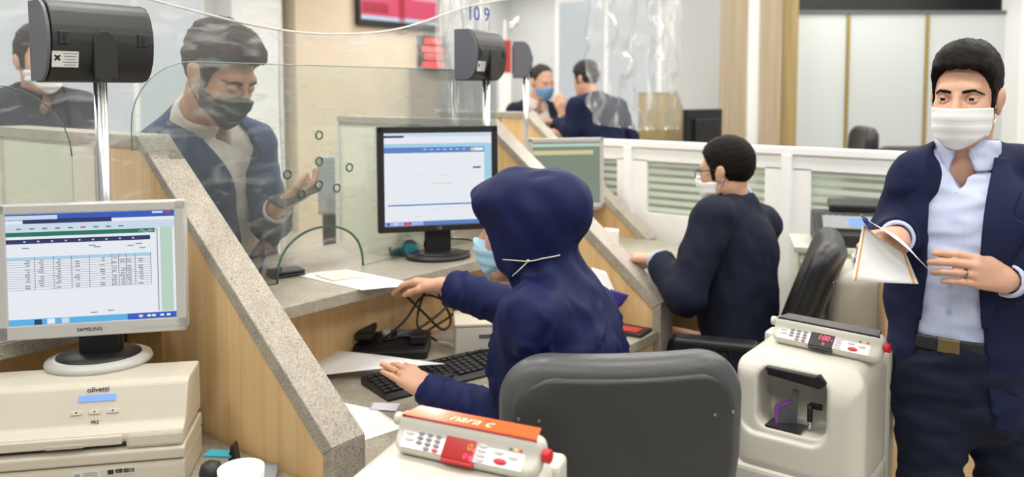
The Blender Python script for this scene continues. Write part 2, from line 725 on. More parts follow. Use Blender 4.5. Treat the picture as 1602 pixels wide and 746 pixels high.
def hand_prims(wrist, d, back, thumb, curl=(0.25, 0.3, 0.35, 0.4), tcurl=0.2, tout=0.75, spread=0.06, s=1.0, knuckle=0.55):
    """Palm, four unequal bent fingers and a thumb leaving the side of the palm near its base. Returns shapes and fingertips."""
    d = unit(d)
    n = np.array(back, float)
    n = unit(n - d * (n @ d))
    side = np.cross(d, n)
    if side @ np.array(thumb, float) < 0:
        side = -side
    wrist = np.array(wrist, float)
    pr, tips, mids = [], [], []
    offs = [0.029, 0.010, -0.0095, -0.027]
    reach = [0.087, 0.091, 0.086, 0.077]
    segs = [(0.043, 0.026, 0.020), (0.047, 0.030, 0.022), (0.043, 0.028, 0.021), (0.034, 0.021, 0.018)]
    rad = [0.0100, 0.0102, 0.0096, 0.0086]
    for i in range(4):
        base = wrist + s * (d * reach[i] + side * offs[i] + n * (0.004 - 0.004 * abs(i - 1)))
        pr.append(cap(wrist + s * (d * 0.008 + side * offs[i] * 0.62), base, 0.0155 * s, 0.0118 * s, k=0.013))
        a, q = 0.0, base
        dirn = unit(d + side * (1.5 - i) * spread)
        c = curl[i] if not isinstance(curl, (int, float)) else curl
        for j, L in enumerate(segs[i]):
            a += c * (2 * knuckle if j == 0 else 1.15 if j == 1 else 0.75)
            dd = unit(dirn * math.cos(a) - n * math.sin(a))
            e = q + dd * L * s
            r0 = rad[i] * s * (1 - 0.09 * j)
            pr.append(cap(q, e, r0, r0 * 0.91, k=0.0035))
            if j == 0:
                mids.append((q + dd * L * s * 0.55, dd, r0))
            q = e
        tips.append(q)
    b = wrist + s * (d * 0.024 + side * 0.024 - n * 0.006)
    pr.append(cap(wrist + s * (d * 0.012 + side * 0.008 - n * 0.006), b + s * (d * 0.018 + side * 0.006), 0.017 * s, 0.016 * s, k=0.014))
    d1 = unit(d * 0.75 + side * tout - n * (0.2 + tcurl * 0.3))
    e1 = b + d1 * 0.044 * s
    d2 = unit(d * 0.95 + side * (tout - 0.5) - n * (0.2 + tcurl * 0.8))
    e2 = e1 + d2 * 0.034 * s
    d3 = unit(d * 1.0 + side * (tout - 0.75) - n * (0.2 + tcurl * 1.2))
    e3 = e2 + d3 * 0.025 * s
    pr += [cap(b, e1, 0.0145 * s, 0.0112 * s, k=0.010), cap(e1, e2, 0.0108 * s, 0.0102 * s, k=0.004), cap(e2, e3, 0.0100 * s, 0.0080 * s, k=0.004)]
    tips.append(e3)
    return pr, tips, mids


def head_prims(H, s=1.0, full=True):
    """Skull, jaw, brow, nose, cheeks, lips and ears in the head frame H (eyes at height 0)."""
    q = lambda *p: tuple(v * s for v in p)
    pr = [ell(q(0, -0.012, 0.034), q(0.070, 0.096, 0.088), 0.02, H),
          ell(q(0, 0.028, -0.030), q(0.058, 0.068, 0.088), 0.025, H),
          ell(q(0, 0.048, -0.092), q(0.034, 0.040, 0.030), 0.025, H),
          cap(q(0.043, -0.002, -0.058), q(0.018, 0.058, -0.098), 0.015 * s, 0.018 * s, 0.022, H),
          cap(q(-0.043, -0.002, -0.058), q(-0.018, 0.058, -0.098), 0.015 * s, 0.018 * s, 0.022, H)]
    if full:
        pr += [cap(q(-0.032, 0.077, 0.021), q(0.032, 0.077, 0.021), 0.014 * s, None, 0.018, H),
               cap(q(0, 0.093, 0.004), q(0, 0.113, -0.036), 0.0072 * s, 0.0122 * s, 0.010, H),
               ell(q(0.0125, 0.104, -0.039), q(0.009, 0.011, 0.008), 0.006, H),
               ell(q(-0.0125, 0.104, -0.039), q(0.009, 0.011, 0.008), 0.006, H),
               ell(q(0.040, 0.060, -0.024), q(0.017, 0.022, 0.020), 0.022, H),
               ell(q(-0.040, 0.060, -0.024), q(0.017, 0.022, 0.020), 0.022, H),
               cap(q(-0.018, 0.088, -0.066), q(0.018, 0.088, -0.066), 0.008 * s, None, 0.008, H),
               cap(q(-0.015, 0.088, -0.075), q(0.015, 0.088, -0.075), 0.008 * s, None, 0.008, H)]
    for sg in (-1, 1):
        pr += [ell(q(sg * 0.0715, -0.010, -0.008), q(0.008, 0.019, 0.031), 0.006, H),
               ell(q(sg * 0.077, -0.018, 0.004), q(0.007, 0.016, 0.022), 0.006, H)]
    return pr


def brow_eye_field(base, H, s):
    """Adds eye hollows with lids round the eyeballs to a head."""
    def fn(P):
        d = base(P)
        q = P - H.o.astype(np.float32)
        m = np.einsum('ij,ij->i', q, q) < (0.16 * s) ** 2
        if m.any():
            L = H.loc(P[m]) / np.float32(s)
            dd = d[m]
            for sg in (-1, 1):
                e = (L - np.array([sg * 0.0315, 0.094, -0.001], np.float32)) / np.array([0.0195, 0.014, 0.0105], np.float32)
                ds = (np.sqrt((e ** 2).sum(1)) - 1) * 0.0105
                dd = smax(dd, -ds * s, np.float32(0.006))
            d[m] = dd
        return d
    fn.lo, fn.hi = base.lo, base.hi
    return fn


HAIRLINE = ([-0.14, -0.075, -0.045, -0.022, 0.006, 0.016, 0.026, 0.034, 0.050, 0.066, 0.085, 0.14],
            [-0.075, -0.080, -0.060, 0.000, 0.000, -0.035, -0.030, 0.015, 0.048, 0.068, 0.075, 0.078])


def hair_field(H, s, line=HAIRLINE, thick=0.013, top=0.008, seed=3, quiff=0.0, rough=1.0):
    base = union(head_prims(H, s, False)[:2])
    wv = waves(seed, 10, 0.02, 0.06)

    def fn(P):
        L = H.loc(P) / np.float32(s)
        x, y, z = L[:, 0], L[:, 1], L[:, 2]
        t = thick * np.clip(1.55 - np.abs(x) / 0.07, 0.45, 1) + top * np.clip((z - 0.03) / 0.08, 0, 1) + quiff * np.clip((y - 0.01) / 0.07, 0, 1) * np.clip(z / 0.07, 0, 1)
        t = t * np.clip((z + 0.11) / 0.08, 0.35, 1)
        d = base(P) - s * (t + rough * 0.0016 * wv(L.astype(float)))
        yy = y - 0.30 * np.clip(np.abs(x) - 0.045, 0, 1)
        zl = np.interp(y, line[0], line[1]) - 0.10 * np.clip(np.abs(x) - 0.035, 0, 0.05) * (y > 0.04)
        zl = zl + 0.0018 * np.sin(x * 260) * (y > 0.03)
        return smax(d, (zl - z) * np.float32(0.6 * s), np.float32(0.006)).astype(np.float32)
    fn.lo, fn.hi = base.lo - 0.03, base.hi + 0.04
    return fn


def mask_field(H, s, top=-0.012, bottom=-0.118, side=0.006, pleat=0.0016, off=0.004, drop=0.022, rise=0.045):
    """Surgical mask: a thin pleated shell from the nose bridge to under the chin."""
    base = union([ell((0, 0.030 * s, -0.030 * s), (0.060 * s, 0.070 * s, 0.090 * s), 0.03, H),
                  ell((0, 0.050 * s, -0.090 * s), (0.040 * s, 0.044 * s, 0.034 * s), 0.04, H),
                  ell((0, 0.085 * s, -0.030 * s), (0.024 * s, 0.034 * s, 0.034 * s), 0.05, H)])

    def fn(P):
        L = H.loc(P) / np.float32(s)
        x, y, z = L[:, 0], L[:, 1], L[:, 2]
        d = base(P) - s * (off + pleat * np.tanh(3 * np.sin(z * 2 * math.pi / 0.026)))
        ax = np.abs(x)
        zt = top - drop * np.clip(ax / 0.05, 0, 1) ** 1.2
        zb = bottom - 0.006 + rise * np.clip(ax / 0.056, 0, 1) ** 1.6
        cut = np.maximum(np.maximum(z - zt, zb - z), side - y)
        return smax(d, (cut * np.float32(s)), np.float32(0.002)).astype(np.float32)
    fn.lo, fn.hi = base.lo - 0.01, base.hi + 0.02
    return fn


def surf(fn, p, d, t0=0.0, t1=0.4, n=200):
    """First point where a ray from outside meets a shape."""
    t = np.linspace(t0, t1, n)
    P = (np.array(p)[None] + t[:, None] * np.array(d)[None]).astype(np.float32)
    v = fn(P)
    i = np.argmax(v < 0)
    return np.array(p) + t[i] * np.array(d)


def eye_mat(f):
    """Eyeball: white with a brown iris and a black pupil round the direction of gaze."""
    m = bpy.data.materials.new('eyeball')
    m.use_nodes = True
    nt = m.node_tree
    b = nt.nodes['Principled BSDF']
    b.inputs['Roughness'].default_value = 0.12
    tc = nt.nodes.new('ShaderNodeTexCoord')
    nz = nt.nodes.new('ShaderNodeVectorMath')
    nz.operation = 'NORMALIZE'
    dt = nt.nodes.new('ShaderNodeVectorMath')
    dt.operation = 'DOT_PRODUCT'
    dt.inputs[1].default_value = [float(v) for v in f]
    r = nt.nodes.new('ShaderNodeValToRGB')
    r.color_ramp.interpolation = 'CONSTANT'
    e = r.color_ramp.elements
    e[0].color = lin('d8cfca')
    e[1].position, e[1].color = 0.870, lin('2a1a10')
    x = e.new(0.972)
    x.color = lin('050505')
    nt.links.new(tc.outputs['Object'], nz.inputs[0])
    nt.links.new(nz.outputs[0], dt.inputs[0])
    nt.links.new(dt.outputs['Value'], r.inputs[0])
    nt.links.new(r.outputs[0], b.inputs['Base Color'])
    return m


class Person:
    """A clothed figure. Joints are points of the place; clothing follows the joints."""

    def __init__(S, label, base, head, neck, pelvis, face, arms, hands, legs, s=1.0, hs=1.0, h=0.0045, skin='skin', sw=0.165, group=None, lean_up=None, full_face=True, shoes=True):
        S.base = np.array([base[0], base[1], 0.0])
        S.s, S.hs = s, hs
        S.neck, S.pelvis = np.array(neck, float), np.array(pelvis, float)
        S.T = Frame(S.pelvis, face, S.neck - S.pelvis)
        S.L = np.linalg.norm(S.neck - S.pelvis)
        S.H = Frame(head[0], head[1], head[2])
        S.sh = {}
        S.arms, S.legs = arms, legs
        for k, sg in (('r', 1), ('l', -1)):
            S.sh[k] = np.array(arms[k][2], float) if len(arms[k]) > 2 else S.T.w(sg * sw * s, -0.01, S.L - 0.055 * s)
        pr = head_prims(S.H, hs, full_face)
        hw = lambda *p: S.H.w(*[v * hs for v in p])
        pr += [cap(hw(0, -0.020, -0.060), S.neck + S.T.M @ np.array([0, 0.0, -0.02]), 0.054 * hs, 0.060 * s, 0.03),
               cap(S.neck, S.pelvis, 0.045, 0.03, 0.02),
               cap(S.sh['l'], S.sh['r'], 0.03, None, 0.02)]
        S.mids = {}
        S.tips = {}
        for k in ('l', 'r'):
            el, wr = np.array(arms[k][0], float), np.array(arms[k][1], float)
            pr += [cap(S.sh[k], el, 0.03, 0.03, 0.02), cap(el, wr, 0.034 * s, 0.0255 * s, 0.02)]
            if hands.get(k):
                hp, S.tips[k], S.mids[k] = hand_prims(wr, s=s * 0.97, **hands[k])
                pr += hp
        for k in ('l', 'r'):
            if legs.get(k):
                hip, kn, an = [np.array(v, float) for v in legs[k][:3]]
                pr += [cap(S.pelvis, hip, 0.03, 0.03, 0.03), cap(hip, kn, 0.03, 0.025, 0.03), cap(kn, an, 0.025, 0.02, 0.03)]
        f = union(pr)
        if full_face:
            f = brow_eye_field(f, S.H, hs)
        S.body = soft('person', f, h, skin, None, org=S.base, loc=S.base)
        tag(S.body, label, 'person', group)

    def add(S, name, fn, h, m, disp=None, par=None, label=None):
        o = soft(name, fn, h, m, S.body if par is None else par, disp=disp, org=S.base)
        if label:
            o['label'] = label
        return o

    def tube(S, name, pts, r, m, seg=8, n=6):
        return tube(name, [p - S.base for p in spline(pts, n)], r, m, S.body, seg)

    def torso_prims(S, g=0.0, belly=0.0, hem=-0.16, hipr=0.150):
        s, L, T = S.s, S.L, S.T
        pr = [cap((0, -0.005 * s, L - 0.15 * s), (0, 0.004 * s, 0.20 * s), 0.154 * s + g, 0.142 * s + g, 0.06, T, (1, 0.74, 1)),
              cap((0, 0.008 * s + belly, 0.20 * s), (0, 0.0, hem * s), 0.143 * s + g, hipr * s + g, 0.05, T, (1, 0.76, 1)),
              ell((0.075 * s, 0.045 * s, L - 0.17 * s), (0.085 * s + g, 0.075 * s + g, 0.10 * s), 0.05, T),
              ell((-0.075 * s, 0.045 * s, L - 0.17 * s), (0.085 * s + g, 0.075 * s + g, 0.10 * s), 0.05, T)]
        nb = np.array([0, -0.01 * s, L - 0.005 * s])
        for k in ('l', 'r'):
            q = T.M.T @ (S.sh[k] - T.o)
            pr.append(cap(nb, q * np.array([0.96, 1, 1]) + np.array([0, 0, 0.005 * s]), 0.046 * s + g, 0.046 * s + g, 0.045, T))
        return pr

    def sleeve(S, k, r0, r1, r2, cuff=0.0, g=0.0):
        """Sleeve with a clean end short of the wrist."""
        s = S.s
        el, wr = np.array(S.arms[k][0], float), np.array(S.arms[k][1], float)
        d = unit(wr - el)
        end = wr - d * cuff
        f = union([cap(S.sh[k], el, r0 * s + g, r1 * s + g, 0.04), cap(el, end + d * 0.05, r1 * s + g, r2 * s + g, 0.03)])
        e32, d32 = end.astype(np.float32), d.astype(np.float32)

        def fn(P):
            q = P - e32
            cutp = q @ d32
            near = np.einsum('ij,ij->i', q, q) < 0.13 ** 2
            return np.where(near, np.maximum(f(P), cutp), f(P))
        fn.lo, fn.hi = f.lo, f.hi
        return fn

    def suit(S, jm, sm, tm, h=0.006, open_w=None, lapel=None, belly=0.0, cuff=0.015, fold=0.004, hem=-0.20, seed=1, shirt=True, hsh=None, armr=(0.060, 0.055, 0.045), lapm=None):
        """Jacket with lapels over a shirt, and trousers."""
        s, T, L = S.s, S.T, S.L
        tp = union(S.torso_prims(0.012, belly, hem))
        sl = [S.sleeve(k, *armr, cuff=cuff) for k in ('l', 'r')]
        ow = open_w or ([-0.25, 0.06, 0.16, 0.40, 0.60], [0.10, 0.016, 0.012, 0.075, 0.085])
        oz, ov = np.array(ow[0]) * s, np.array(ow[1]) * s

        def jacket(P):
            d = tp(P)
            Q = T.loc(P)
            x, y, z = Q[:, 0], Q[:, 1], Q[:, 2]
            wz = np.interp(z, oz, ov)
            op = np.maximum(np.maximum(np.abs(x) - wz, -y) * np.float32(0.9), np.float32(hem * 1.6 * s) - z)
            d = np.maximum(d, -op)
            hole = np.sqrt(x ** 2 + ((y - 0.01) * 0.95) ** 2) - np.float32(0.066 * s) + np.where(z < L - 0.07 * s, 1, 0).astype(np.float32)
            d = smax(d, -hole, np.float32(0.004))
            d = np.maximum(d, np.float32(hem * s - 0.03) - z)
            for f in sl:
                d = smin(d, f(P), np.float32(0.035))
            return d.astype(np.float32)
        lo = np.min([tp.lo, sl[0].lo, sl[1].lo], 0)
        hi = np.max([tp.hi, sl[0].hi, sl[1].hi], 0)
        jacket.lo, jacket.hi = lo, hi
        wv = waves(seed, 14, 0.05, 0.16)

        def disp(V, N):
            return fold * wv(V) * 0.5
        S.jacket = S.add('jacket', jacket, h, jm, disp)
        # lapels: a raised leaf along each edge of the opening
        lz = np.array(lapel[0] if lapel else [0.15, 0.17, 0.34, 0.385, 0.40, 0.50, 0.56]) * s
        lv = np.array(lapel[1] if lapel else [0.0, 0.012, 0.068, 0.078, 0.045, 0.05, 0.02]) * s

        def lap(P):
            Q = T.loc(P)
            wz = np.interp(Q[:, 2], oz, ov)
            lw = np.interp(Q[:, 2], lz, lv, left=0, right=0)
            ax = np.abs(Q[:, 0])
            reg = np.maximum(np.maximum(wz - 0.004 - ax, ax - wz - lw), -Q[:, 1] + 0.0)
            reg = np.maximum(reg, np.where(lw < 0.003, 0.05, -1).astype(np.float32))
            return smax(tp(P) - np.float32(0.007), reg * np.float32(0.8), np.float32(0.003)).astype(np.float32)
        lap.lo, lap.hi = tp.lo, tp.hi
        S.add('lapel', lap, h * 0.75, lapm or jm, None)
        if shirt:
            sp = union(S.torso_prims(-0.002, belly, -0.05))
            waist = np.float32(0.055 * s)
            nk = S.neck
            upv = unit(S.H.w(0, -0.02, -0.06) - nk)
            N = Frame(nk - upv * 0.012 * s, S.T.f, upv)

            def coll(P):
                Q = N.loc(P)
                x, y, z = Q[:, 0], Q[:, 1], Q[:, 2]
                r = np.sqrt(x * x + (y - 0.004) ** 2)
                inner = np.float32(0.0595 * s) - r
                stand = np.maximum(np.maximum(r - np.float32(0.0680 * s), inner), np.abs(z - 0.022 * s) - np.float32(0.030 * s))
                fr_ = np.clip(y / 0.06, 0, 1)
                zlo = -0.024 * s * fr_ ** 3 + 0.006
                leaf = np.maximum(np.maximum(r - (0.0715 * s + 0.20 * np.clip(0.048 * s - z, 0, 1)), inner), np.maximum(z - np.float32(0.050 * s), zlo - z))
                gap = np.where(y > 0, 0.004 + 0.42 * np.clip(0.050 * s - z, -0.02, 0.1) - np.abs(x), -1).astype(np.float32)
                gap = np.where(y > 0, np.maximum(0.004 + 0.0 * x, 0.30 * np.clip(0.055 * s - z, 0.0, 0.1)) - np.abs(x) + 0.006, -1).astype(np.float32)
                d = smin(stand, leaf, np.float32(0.003))
                return smax(d, gap * np.float32(0.8), np.float32(0.002)).astype(np.float32)

            def shirt_f(P):
                d = sp(P)
                Q = T.loc(P)
                d = np.maximum(d, waist - Q[:, 2])
                hole = np.sqrt(Q[:, 0] ** 2 + ((Q[:, 1] - 0.012) * 0.95) ** 2) - np.float32(0.060 * s) + np.where(Q[:, 2] < L - 0.06 * s, 1, 0).astype(np.float32)
                vee = np.maximum(np.abs(Q[:, 0]) - np.clip((Q[:, 2] - (L - 0.080 * s)) * 0.60, 0, 0.06), -Q[:, 1]) + np.where(Q[:, 2] < L - 0.080 * s, 1, 0).astype(np.float32)
                d = smax(d, -np.minimum(hole, vee), np.float32(0.004))
                Q2 = N.loc(P)
                m = (np.abs(Q2[:, 2]) < 0.16) & (np.abs(Q2[:, 0]) < 0.16)
                if m.any():
                    d[m] = smin(d[m], coll(P[m]), np.float32(0.004))
                # placket
                return d
            shirt_f.lo, shirt_f.hi = sp.lo, sp.hi + np.array([0, 0, 0.06])
            wv2 = waves(seed + 5, 12, 0.04, 0.13)
            S.shirt_field = sp
            S.shirt = S.add('shirt', shirt_f, hsh or h * 0.9, sm, lambda V, N_: 0.0016 * wv2(V))
        for k in ('l', 'r'):
            el, wr = np.array(S.arms[k][0], float), np.array(S.arms[k][1], float)
            d = unit(wr - el)
            a, b = wr - d * (cuff + 0.03), wr - d * (cuff - 0.024)
            rr = armr[2] * s - 0.006
            f0 = union([cap(a, b + d * 0.03, rr, rr * 0.97, 0.01)])
            b32, d32 = b.astype(np.float32), d.astype(np.float32)
            rin = rr - 0.009

            def cf(P, f0=f0, b32=b32, d32=d32):
                q = P - b32
                t = q @ d32
                r = np.sqrt(np.maximum(np.einsum('ij,ij->i', q, q) - t * t, 0))
                dd = np.maximum(f0(P), t)
                return np.maximum(dd, np.minimum(rin - r, t + 0.022) * np.float32(1) if False else -np.maximum(r - rin, -t - 0.02))
            cf.lo, cf.hi = f0.lo, f0.hi
            if shirt and S.arms[k] and (len(S.arms[k]) < 4 or S.arms[k][3]):
                S.add('cuff', cf, 0.004, sm)
        if tm:
            S.trousers(tm, h)

    def trousers(S, tm, h=0.007, seed=9):
        s = S.s
        tr = [cap((0, 0.006 * s, 0.00 * s), (0, -0.005, -0.04 * s), 0.152 * s, 0.158 * s, 0.03, S.T, (1, 0.78, 1))]
        wz = np.float32(0.066 * s)
        for k in ('l', 'r'):
            if S.legs.get(k):
                hip, kn, an = [np.array(v, float) for v in S.legs[k][:3]]
                tr += [cap(hip, kn, 0.090 * s, 0.066 * s, 0.03), cap(kn, an, 0.066 * s, 0.052 * s, 0.02)]
        f_ = union(tr)

        def f(P):
            return np.maximum(f_(P), S.T.loc(P)[:, 2] - wz)
        f.lo, f.hi = f_.lo, f_.hi
        wv = waves(seed, 12, 0.05, 0.2)
        S.trouser = S.add('trousers', f, h, tm, lambda V, N_: 0.0035 * wv(V))
        for k in ('l', 'r'):
            if S.legs.get(k) and len(S.legs[k]) > 3:
                an, fd = np.array(S.legs[k][2], float), unit(S.legs[k][3])
                a = np.array([an[0], an[1], 0.045])
                f = union([cap(a - fd * 0.045, a + fd * 0.05, 0.042, 0.040, 0.03), cap(a + fd * 0.05, a + fd * 0.165 - np.array([0, 0, 0.012]), 0.040, 0.030, 0.03), cap(a, an, 0.04, 0.038, 0.03)])
                g = lambda P, f=f: np.maximum(f(P), 0.002 - P[:, 2])
                g.lo, g.hi = f.lo, f.hi
                S.add('shoe', g, 0.008, 'black_leather')

    def hair(S, m='hair', h=0.004, **kw):
        rg_ = kw.get('rough', 1.0)
        wv = waves(21, 16, 0.006, 0.02)
        return S.add('hair', hair_field(S.H, S.hs, **kw), h, m, lambda V, N_: rg_ * 0.0008 * wv(V))

    def eyes(S, down=0.0):
        for sg in (-1, 1):
            c = S.H.w(sg * 0.0315 * S.hs, 0.0795 * S.hs, -0.001 * S.hs)
            o = soft('eye', union([ell((0, 0, 0), (0.0125 * S.hs,) * 3, 0.001)]), 0.003, eye_mat(S.H.f), S.body, loc=c - S.base)
        fb = union(head_prims(S.H, S.hs, True))
        for sg in (-1, 1):
            def br(P, sg=sg):
                L = S.H.loc(P) / np.float32(S.hs)
                x, z = L[:, 0] * sg, L[:, 2]
                zc = 0.0150 + 0.005 * np.clip((x - 0.012) / 0.026, 0, 1) - 0.010 * np.clip((x - 0.038) / 0.016, 0, 1)
                wd = 0.0038 - 0.0022 * np.clip((x - 0.03) / 0.022, 0, 1)
                reg = np.maximum(np.maximum(np.abs(z - zc) - wd, np.abs(x - 0.033) - 0.021), 0.03 - L[:, 1])
                return smax(np.abs(fb(P) - 0.0008) - np.float32(0.0018), reg * np.float32(S.hs), np.float32(0.001)).astype(np.float32)
            c = S.H.w(sg * 0.033 * S.hs, 0.08 * S.hs, 0.02 * S.hs)
            br.lo, br.hi = c - 0.035, c + 0.035
            S.add('eyebrow', br, 0.0025, 'hair')
            def lid(P, sg=sg):
                L = H_.loc(P) / np.float32(S.hs)
                e = L - np.array([sg * 0.0315, 0.0795, -0.001], np.float32)
                r = np.sqrt((e ** 2).sum(1))
                zl = 0.0026 - down - 0.5 * np.clip(np.abs(e[:, 0]) - 0.004, 0, 1) ** 1.3
                zl2 = -0.0046 + 0.4 * np.clip(np.abs(e[:, 0]) - 0.004, 0, 1) ** 1.3
                reg = np.maximum(np.minimum(zl - e[:, 2], e[:, 2] - zl2), -e[:, 1])
                return (np.maximum(np.abs(r - 0.0131) - 0.0009, reg) * np.float32(S.hs)).astype(np.float32)
            H_ = S.H
            c = S.H.w(sg * 0.0315 * S.hs, 0.0795 * S.hs, 0)
            lid.lo, lid.hi = c - 0.016, c + 0.016
            S.add('eyelid', lid, 0.0016, 'skin')

    def mask(S, m, loopm=None, h=0.0032, loops=True, **kw):
        o = S.add('face_mask', mask_field(S.H, S.hs, **kw), h, m)
        if loops:
            q = lambda *p: S.H.w(*[v * S.hs for v in p]) - S.base
            for sg in (-1, 1):
                tube('ear_loop', spline([q(sg * 0.060, 0.020, -0.036), q(sg * 0.068, 0.006, -0.018), q(sg * 0.077, -0.006, 0.018), q(sg * 0.077, -0.026, 0.012), q(sg * 0.074, -0.020, -0.03), q(sg * 0.058, 0.016, -0.072)], 5), 0.0016, loopm or m, o, 6)
        return o

# ------------------------------------------------------------------ materials
granite('granite', 'b6aea1', '958b7e', 'c4bcae', 1.4)
granite('granite_counter', 'b0aa9a', '938c7d', 'c2bcae', 1.4)
wood('beech', 'dfb67c', 'edcd9b')
wood('beech_pale', 'a59479', 'bbab90')
wood('olive_wood', 'a08c5c', 'b8a26e')
mat('cream_panel', 'e4e3cf', 0.45)
mat('white_paint', 'f0f1f1', 0.45)
mat('wall_grey', 'd0d3d4', 0.8, var=0.04, vscale=3)
mat('wall_beige', 'dccbb4', 0.8, var=0.05, vscale=3)
mat('ceiling_white', 'e6e6e4', 0.9)
mat('floor_tile', 'b9b3a6', 0.25, var=0.12, vscale=8)
mat('lamp_glow', 'fffaf0', 0.5, emit=4.0)
mat('black_plastic', '1c1c1e', 0.45, bump=0.1, bscale=900)
mat('dark_plastic', '272726', 0.42, bump=0.08, bscale=900)
mat('grey_plastic', '5f6068', 0.45)
mat('silver_plastic', 'c3c1bd', 0.35)
mat('light_plastic', 'dcdad2', 0.4)
mat('machine_cream', 'd6d3c7', 0.32, var=0.03, vscale=6)
mat('machine_drab', 'b9b5a6', 0.5)  # darker, greyer cream for the flap grip
mat('printer_cream', 'd0c9b8', 0.45, var=0.04, vscale=8)
mat('chrome', 'f2f2f2', 0.24, 1.0)
mat('steel', '9a9a98', 0.3, 1.0)
mat('brass', '8a7a58', 0.35, 1.0)
mat('gold', 'd9a83f', 0.22, 1.0)
mat('paper', 'fafafa', 0.7)
mat('paper_cream', 'f2e6cf', 0.7)
mat('paper_bluish', 'd9dbe6', 0.7)  # pale bluish white paper
mat('orange_edge', 'efb24a', 0.7)
mat('black_leather', '222224', 0.38, bump=0.25, bscale=350)
mat('chair_leather', '4c4d4f', 0.36, bump=0.2, bscale=420)
mat('chair_shell', '373838', 0.42, var=0.12, vscale=14, bump=0.08, bscale=600)
mat('brown_vinyl', '4a3226', 0.4)
mat('skin', 'd3a389', 0.5, var=0.08, vscale=30, sub=0.06)
mat('skin_deep', 'c79272', 0.5, var=0.08, vscale=30, sub=0.06)
mat('hair', '17120f', 0.62, var=0.3, vscale=120, bump=0.5, bscale=400, spec=0.15)
mat('hair_brown', '2e231d', 0.62, var=0.3, vscale=120, bump=0.5, bscale=400, spec=0.15)
mat('hair_grey', '3a3836', 0.62, var=0.3, vscale=120, bump=0.5, bscale=400, spec=0.15)
mat('eye_white', 'e8e0da', 0.15)
mat('iris', '3a2416', 0.12)
mat('pupil', '060606', 0.1)
mat('navy_suit', '171e3e', 0.8, var=0.12, vscale=40, bump=0.15, bscale=1500, spec=0.22)
mat('dark_suit', '191e31', 0.78, var=0.12, vscale=40, bump=0.15, bscale=1500, spec=0.22)
mat('blue_suit', '30436a', 0.75, var=0.12, vscale=40, bump=0.15, bscale=1500, spec=0.22)
mat('hijab_navy', '121b48', 0.6, var=0.06, vscale=10, spec=0.22)
mat('coat_navy', '131e4c', 0.7, var=0.08, vscale=30, bump=0.12, bscale=1500, spec=0.22)
mat('trouser_navy', '171d31', 0.8, var=0.1, vscale=30, bump=0.15, bscale=1500, spec=0.22)
mat('shirt_blue', 'c3cdea', 0.7, var=0.05, vscale=60, stretch=(1, 1, 0.05))
mat('shirt_white', 'd8cfc8', 0.75)
mat('cuff_blue', 'a9c0ea', 0.7)
mat('mask_white', 'f1f1f1', 0.8)
mat('mask_blue', 'a9d3ea', 0.8)
mat('mask_deep_blue', '6e9bc4', 0.8)
mat('mask_black', '23282a', 0.8)
mat('cord_white', 'e6e0cc', 0.6)
mat('button_blue', '8fb1dd', 0.35)
mat('red_plastic', 'd2232a', 0.35)
mat('red_glow', 'ff2a2a', 0.4, emit=2.0)
mat('led_red', 'ff3050', 0.4, emit=4.0)
mat('orange_acrylic', 'd9622a', 0.12, coat=0.5)
mat('red_acrylic', 'b01f1c', 0.12, coat=0.5)
mat('purple', '8a45b8', 0.4)
mat('indigo', '3a2a8c', 0.5)
mat('blue_pen', '2333a0', 0.3)
mat('teal_plastic', '2f9bb0', 0.35)
mat('green_led', '2f6b45', 0.35)
mat('yellow_led', 'e8b820', 0.35, emit=0.4)
mat('key_grey', '8c8788', 0.5)
mat('key_pale', 'd2cfcc', 0.5)
mat('key_pink', 'd8485c', 0.5)
mat('label_paper', 'd9d6ce', 0.6)
mat('ink', '2b2b2b', 0.7)
mat('ink_grey', '8e9296', 0.7)
mat('rope', 'dcd8d0', 0.8)
mat('tape', 'eeeeec', 0.4)
mat('ink_blue', '2a3f9a', 0.6)
mat('cable_black', '17171a', 0.5)
mat('carton', 'd9d3c2', 0.8)
mat('frost_gold', 'a58f52', 0.35, 0.3)
mat('red_cloth', 'c0392b', 0.7)
for _n, _c, _e in (('scr_white', 'e9edf4', 0.95), ('scr_pale', 'cfe0f2', 0.9), ('scr_blue', '5b86c8', 0.9), ('scr_navy', '2a3468', 0.8), ('scr_green', '1d7d66', 0.8), ('scr_mint', 'bcd8c8', 0.9),
                   ('scr_task', '58b4ec', 0.9), ('scr_title', '2f5cc0', 0.9), ('scr_line', '8a9096', 0.6), ('scr_red', 'd03030', 0.9), ('scr_sage', '93a18d', 0.7), ('scr_head', 'a8d4ee', 0.9),
                   ('scr_lav', 'aab4f4', 0.9), ('tv_pink', 'e0486c', 1.0), ('tv_red', 'c01838', 0.9), ('tv_pale', 'f0a0b0', 1.0), ('window_glow', 'e2e9ea', 0.72), ('scr_yellow', 'e6dca0', 0.8), ('lcd_blue', '8fb8ff', 1.0)):
    mat(_n, _c, 0.3, emit=_e)
    MATS[_n].node_tree.nodes['Principled BSDF'].inputs['Base Color'].default_value = (0.01, 0.01, 0.01, 1)
seethrough('clear_glass', 'fbfefc', 0.012, 0.7, 0.02)
mat('glass_edge', '3f7060', 0.15)
mat('glass_edge_light', '93aba3', 0.1)
seethrough('plastic_film', 'ffffff', 0.065, 0.4, 0.22, wrinkle=0.22, wscale=6.0, stretch=(1, 1.2, 3.6), ior=1.25)
seethrough('plastic_film_folds', 'ffffff', 0.07, 0.5, 0.22, wrinkle=0.40, wscale=5.0, stretch=(3.0, 3.0, 0.7), ior=1.25)
seethrough('frosted_glass', 'f4f8f7', 0.80, 0.6, 0.3, body='f4f7f7')
seethrough('clear_stripe', 'e6efe6', 0.35, 0.6, 0.15, body='d4dcc4')

# ------------------------------------------------------------------ the room
def struct(o):
    return tag(o, kind='structure')


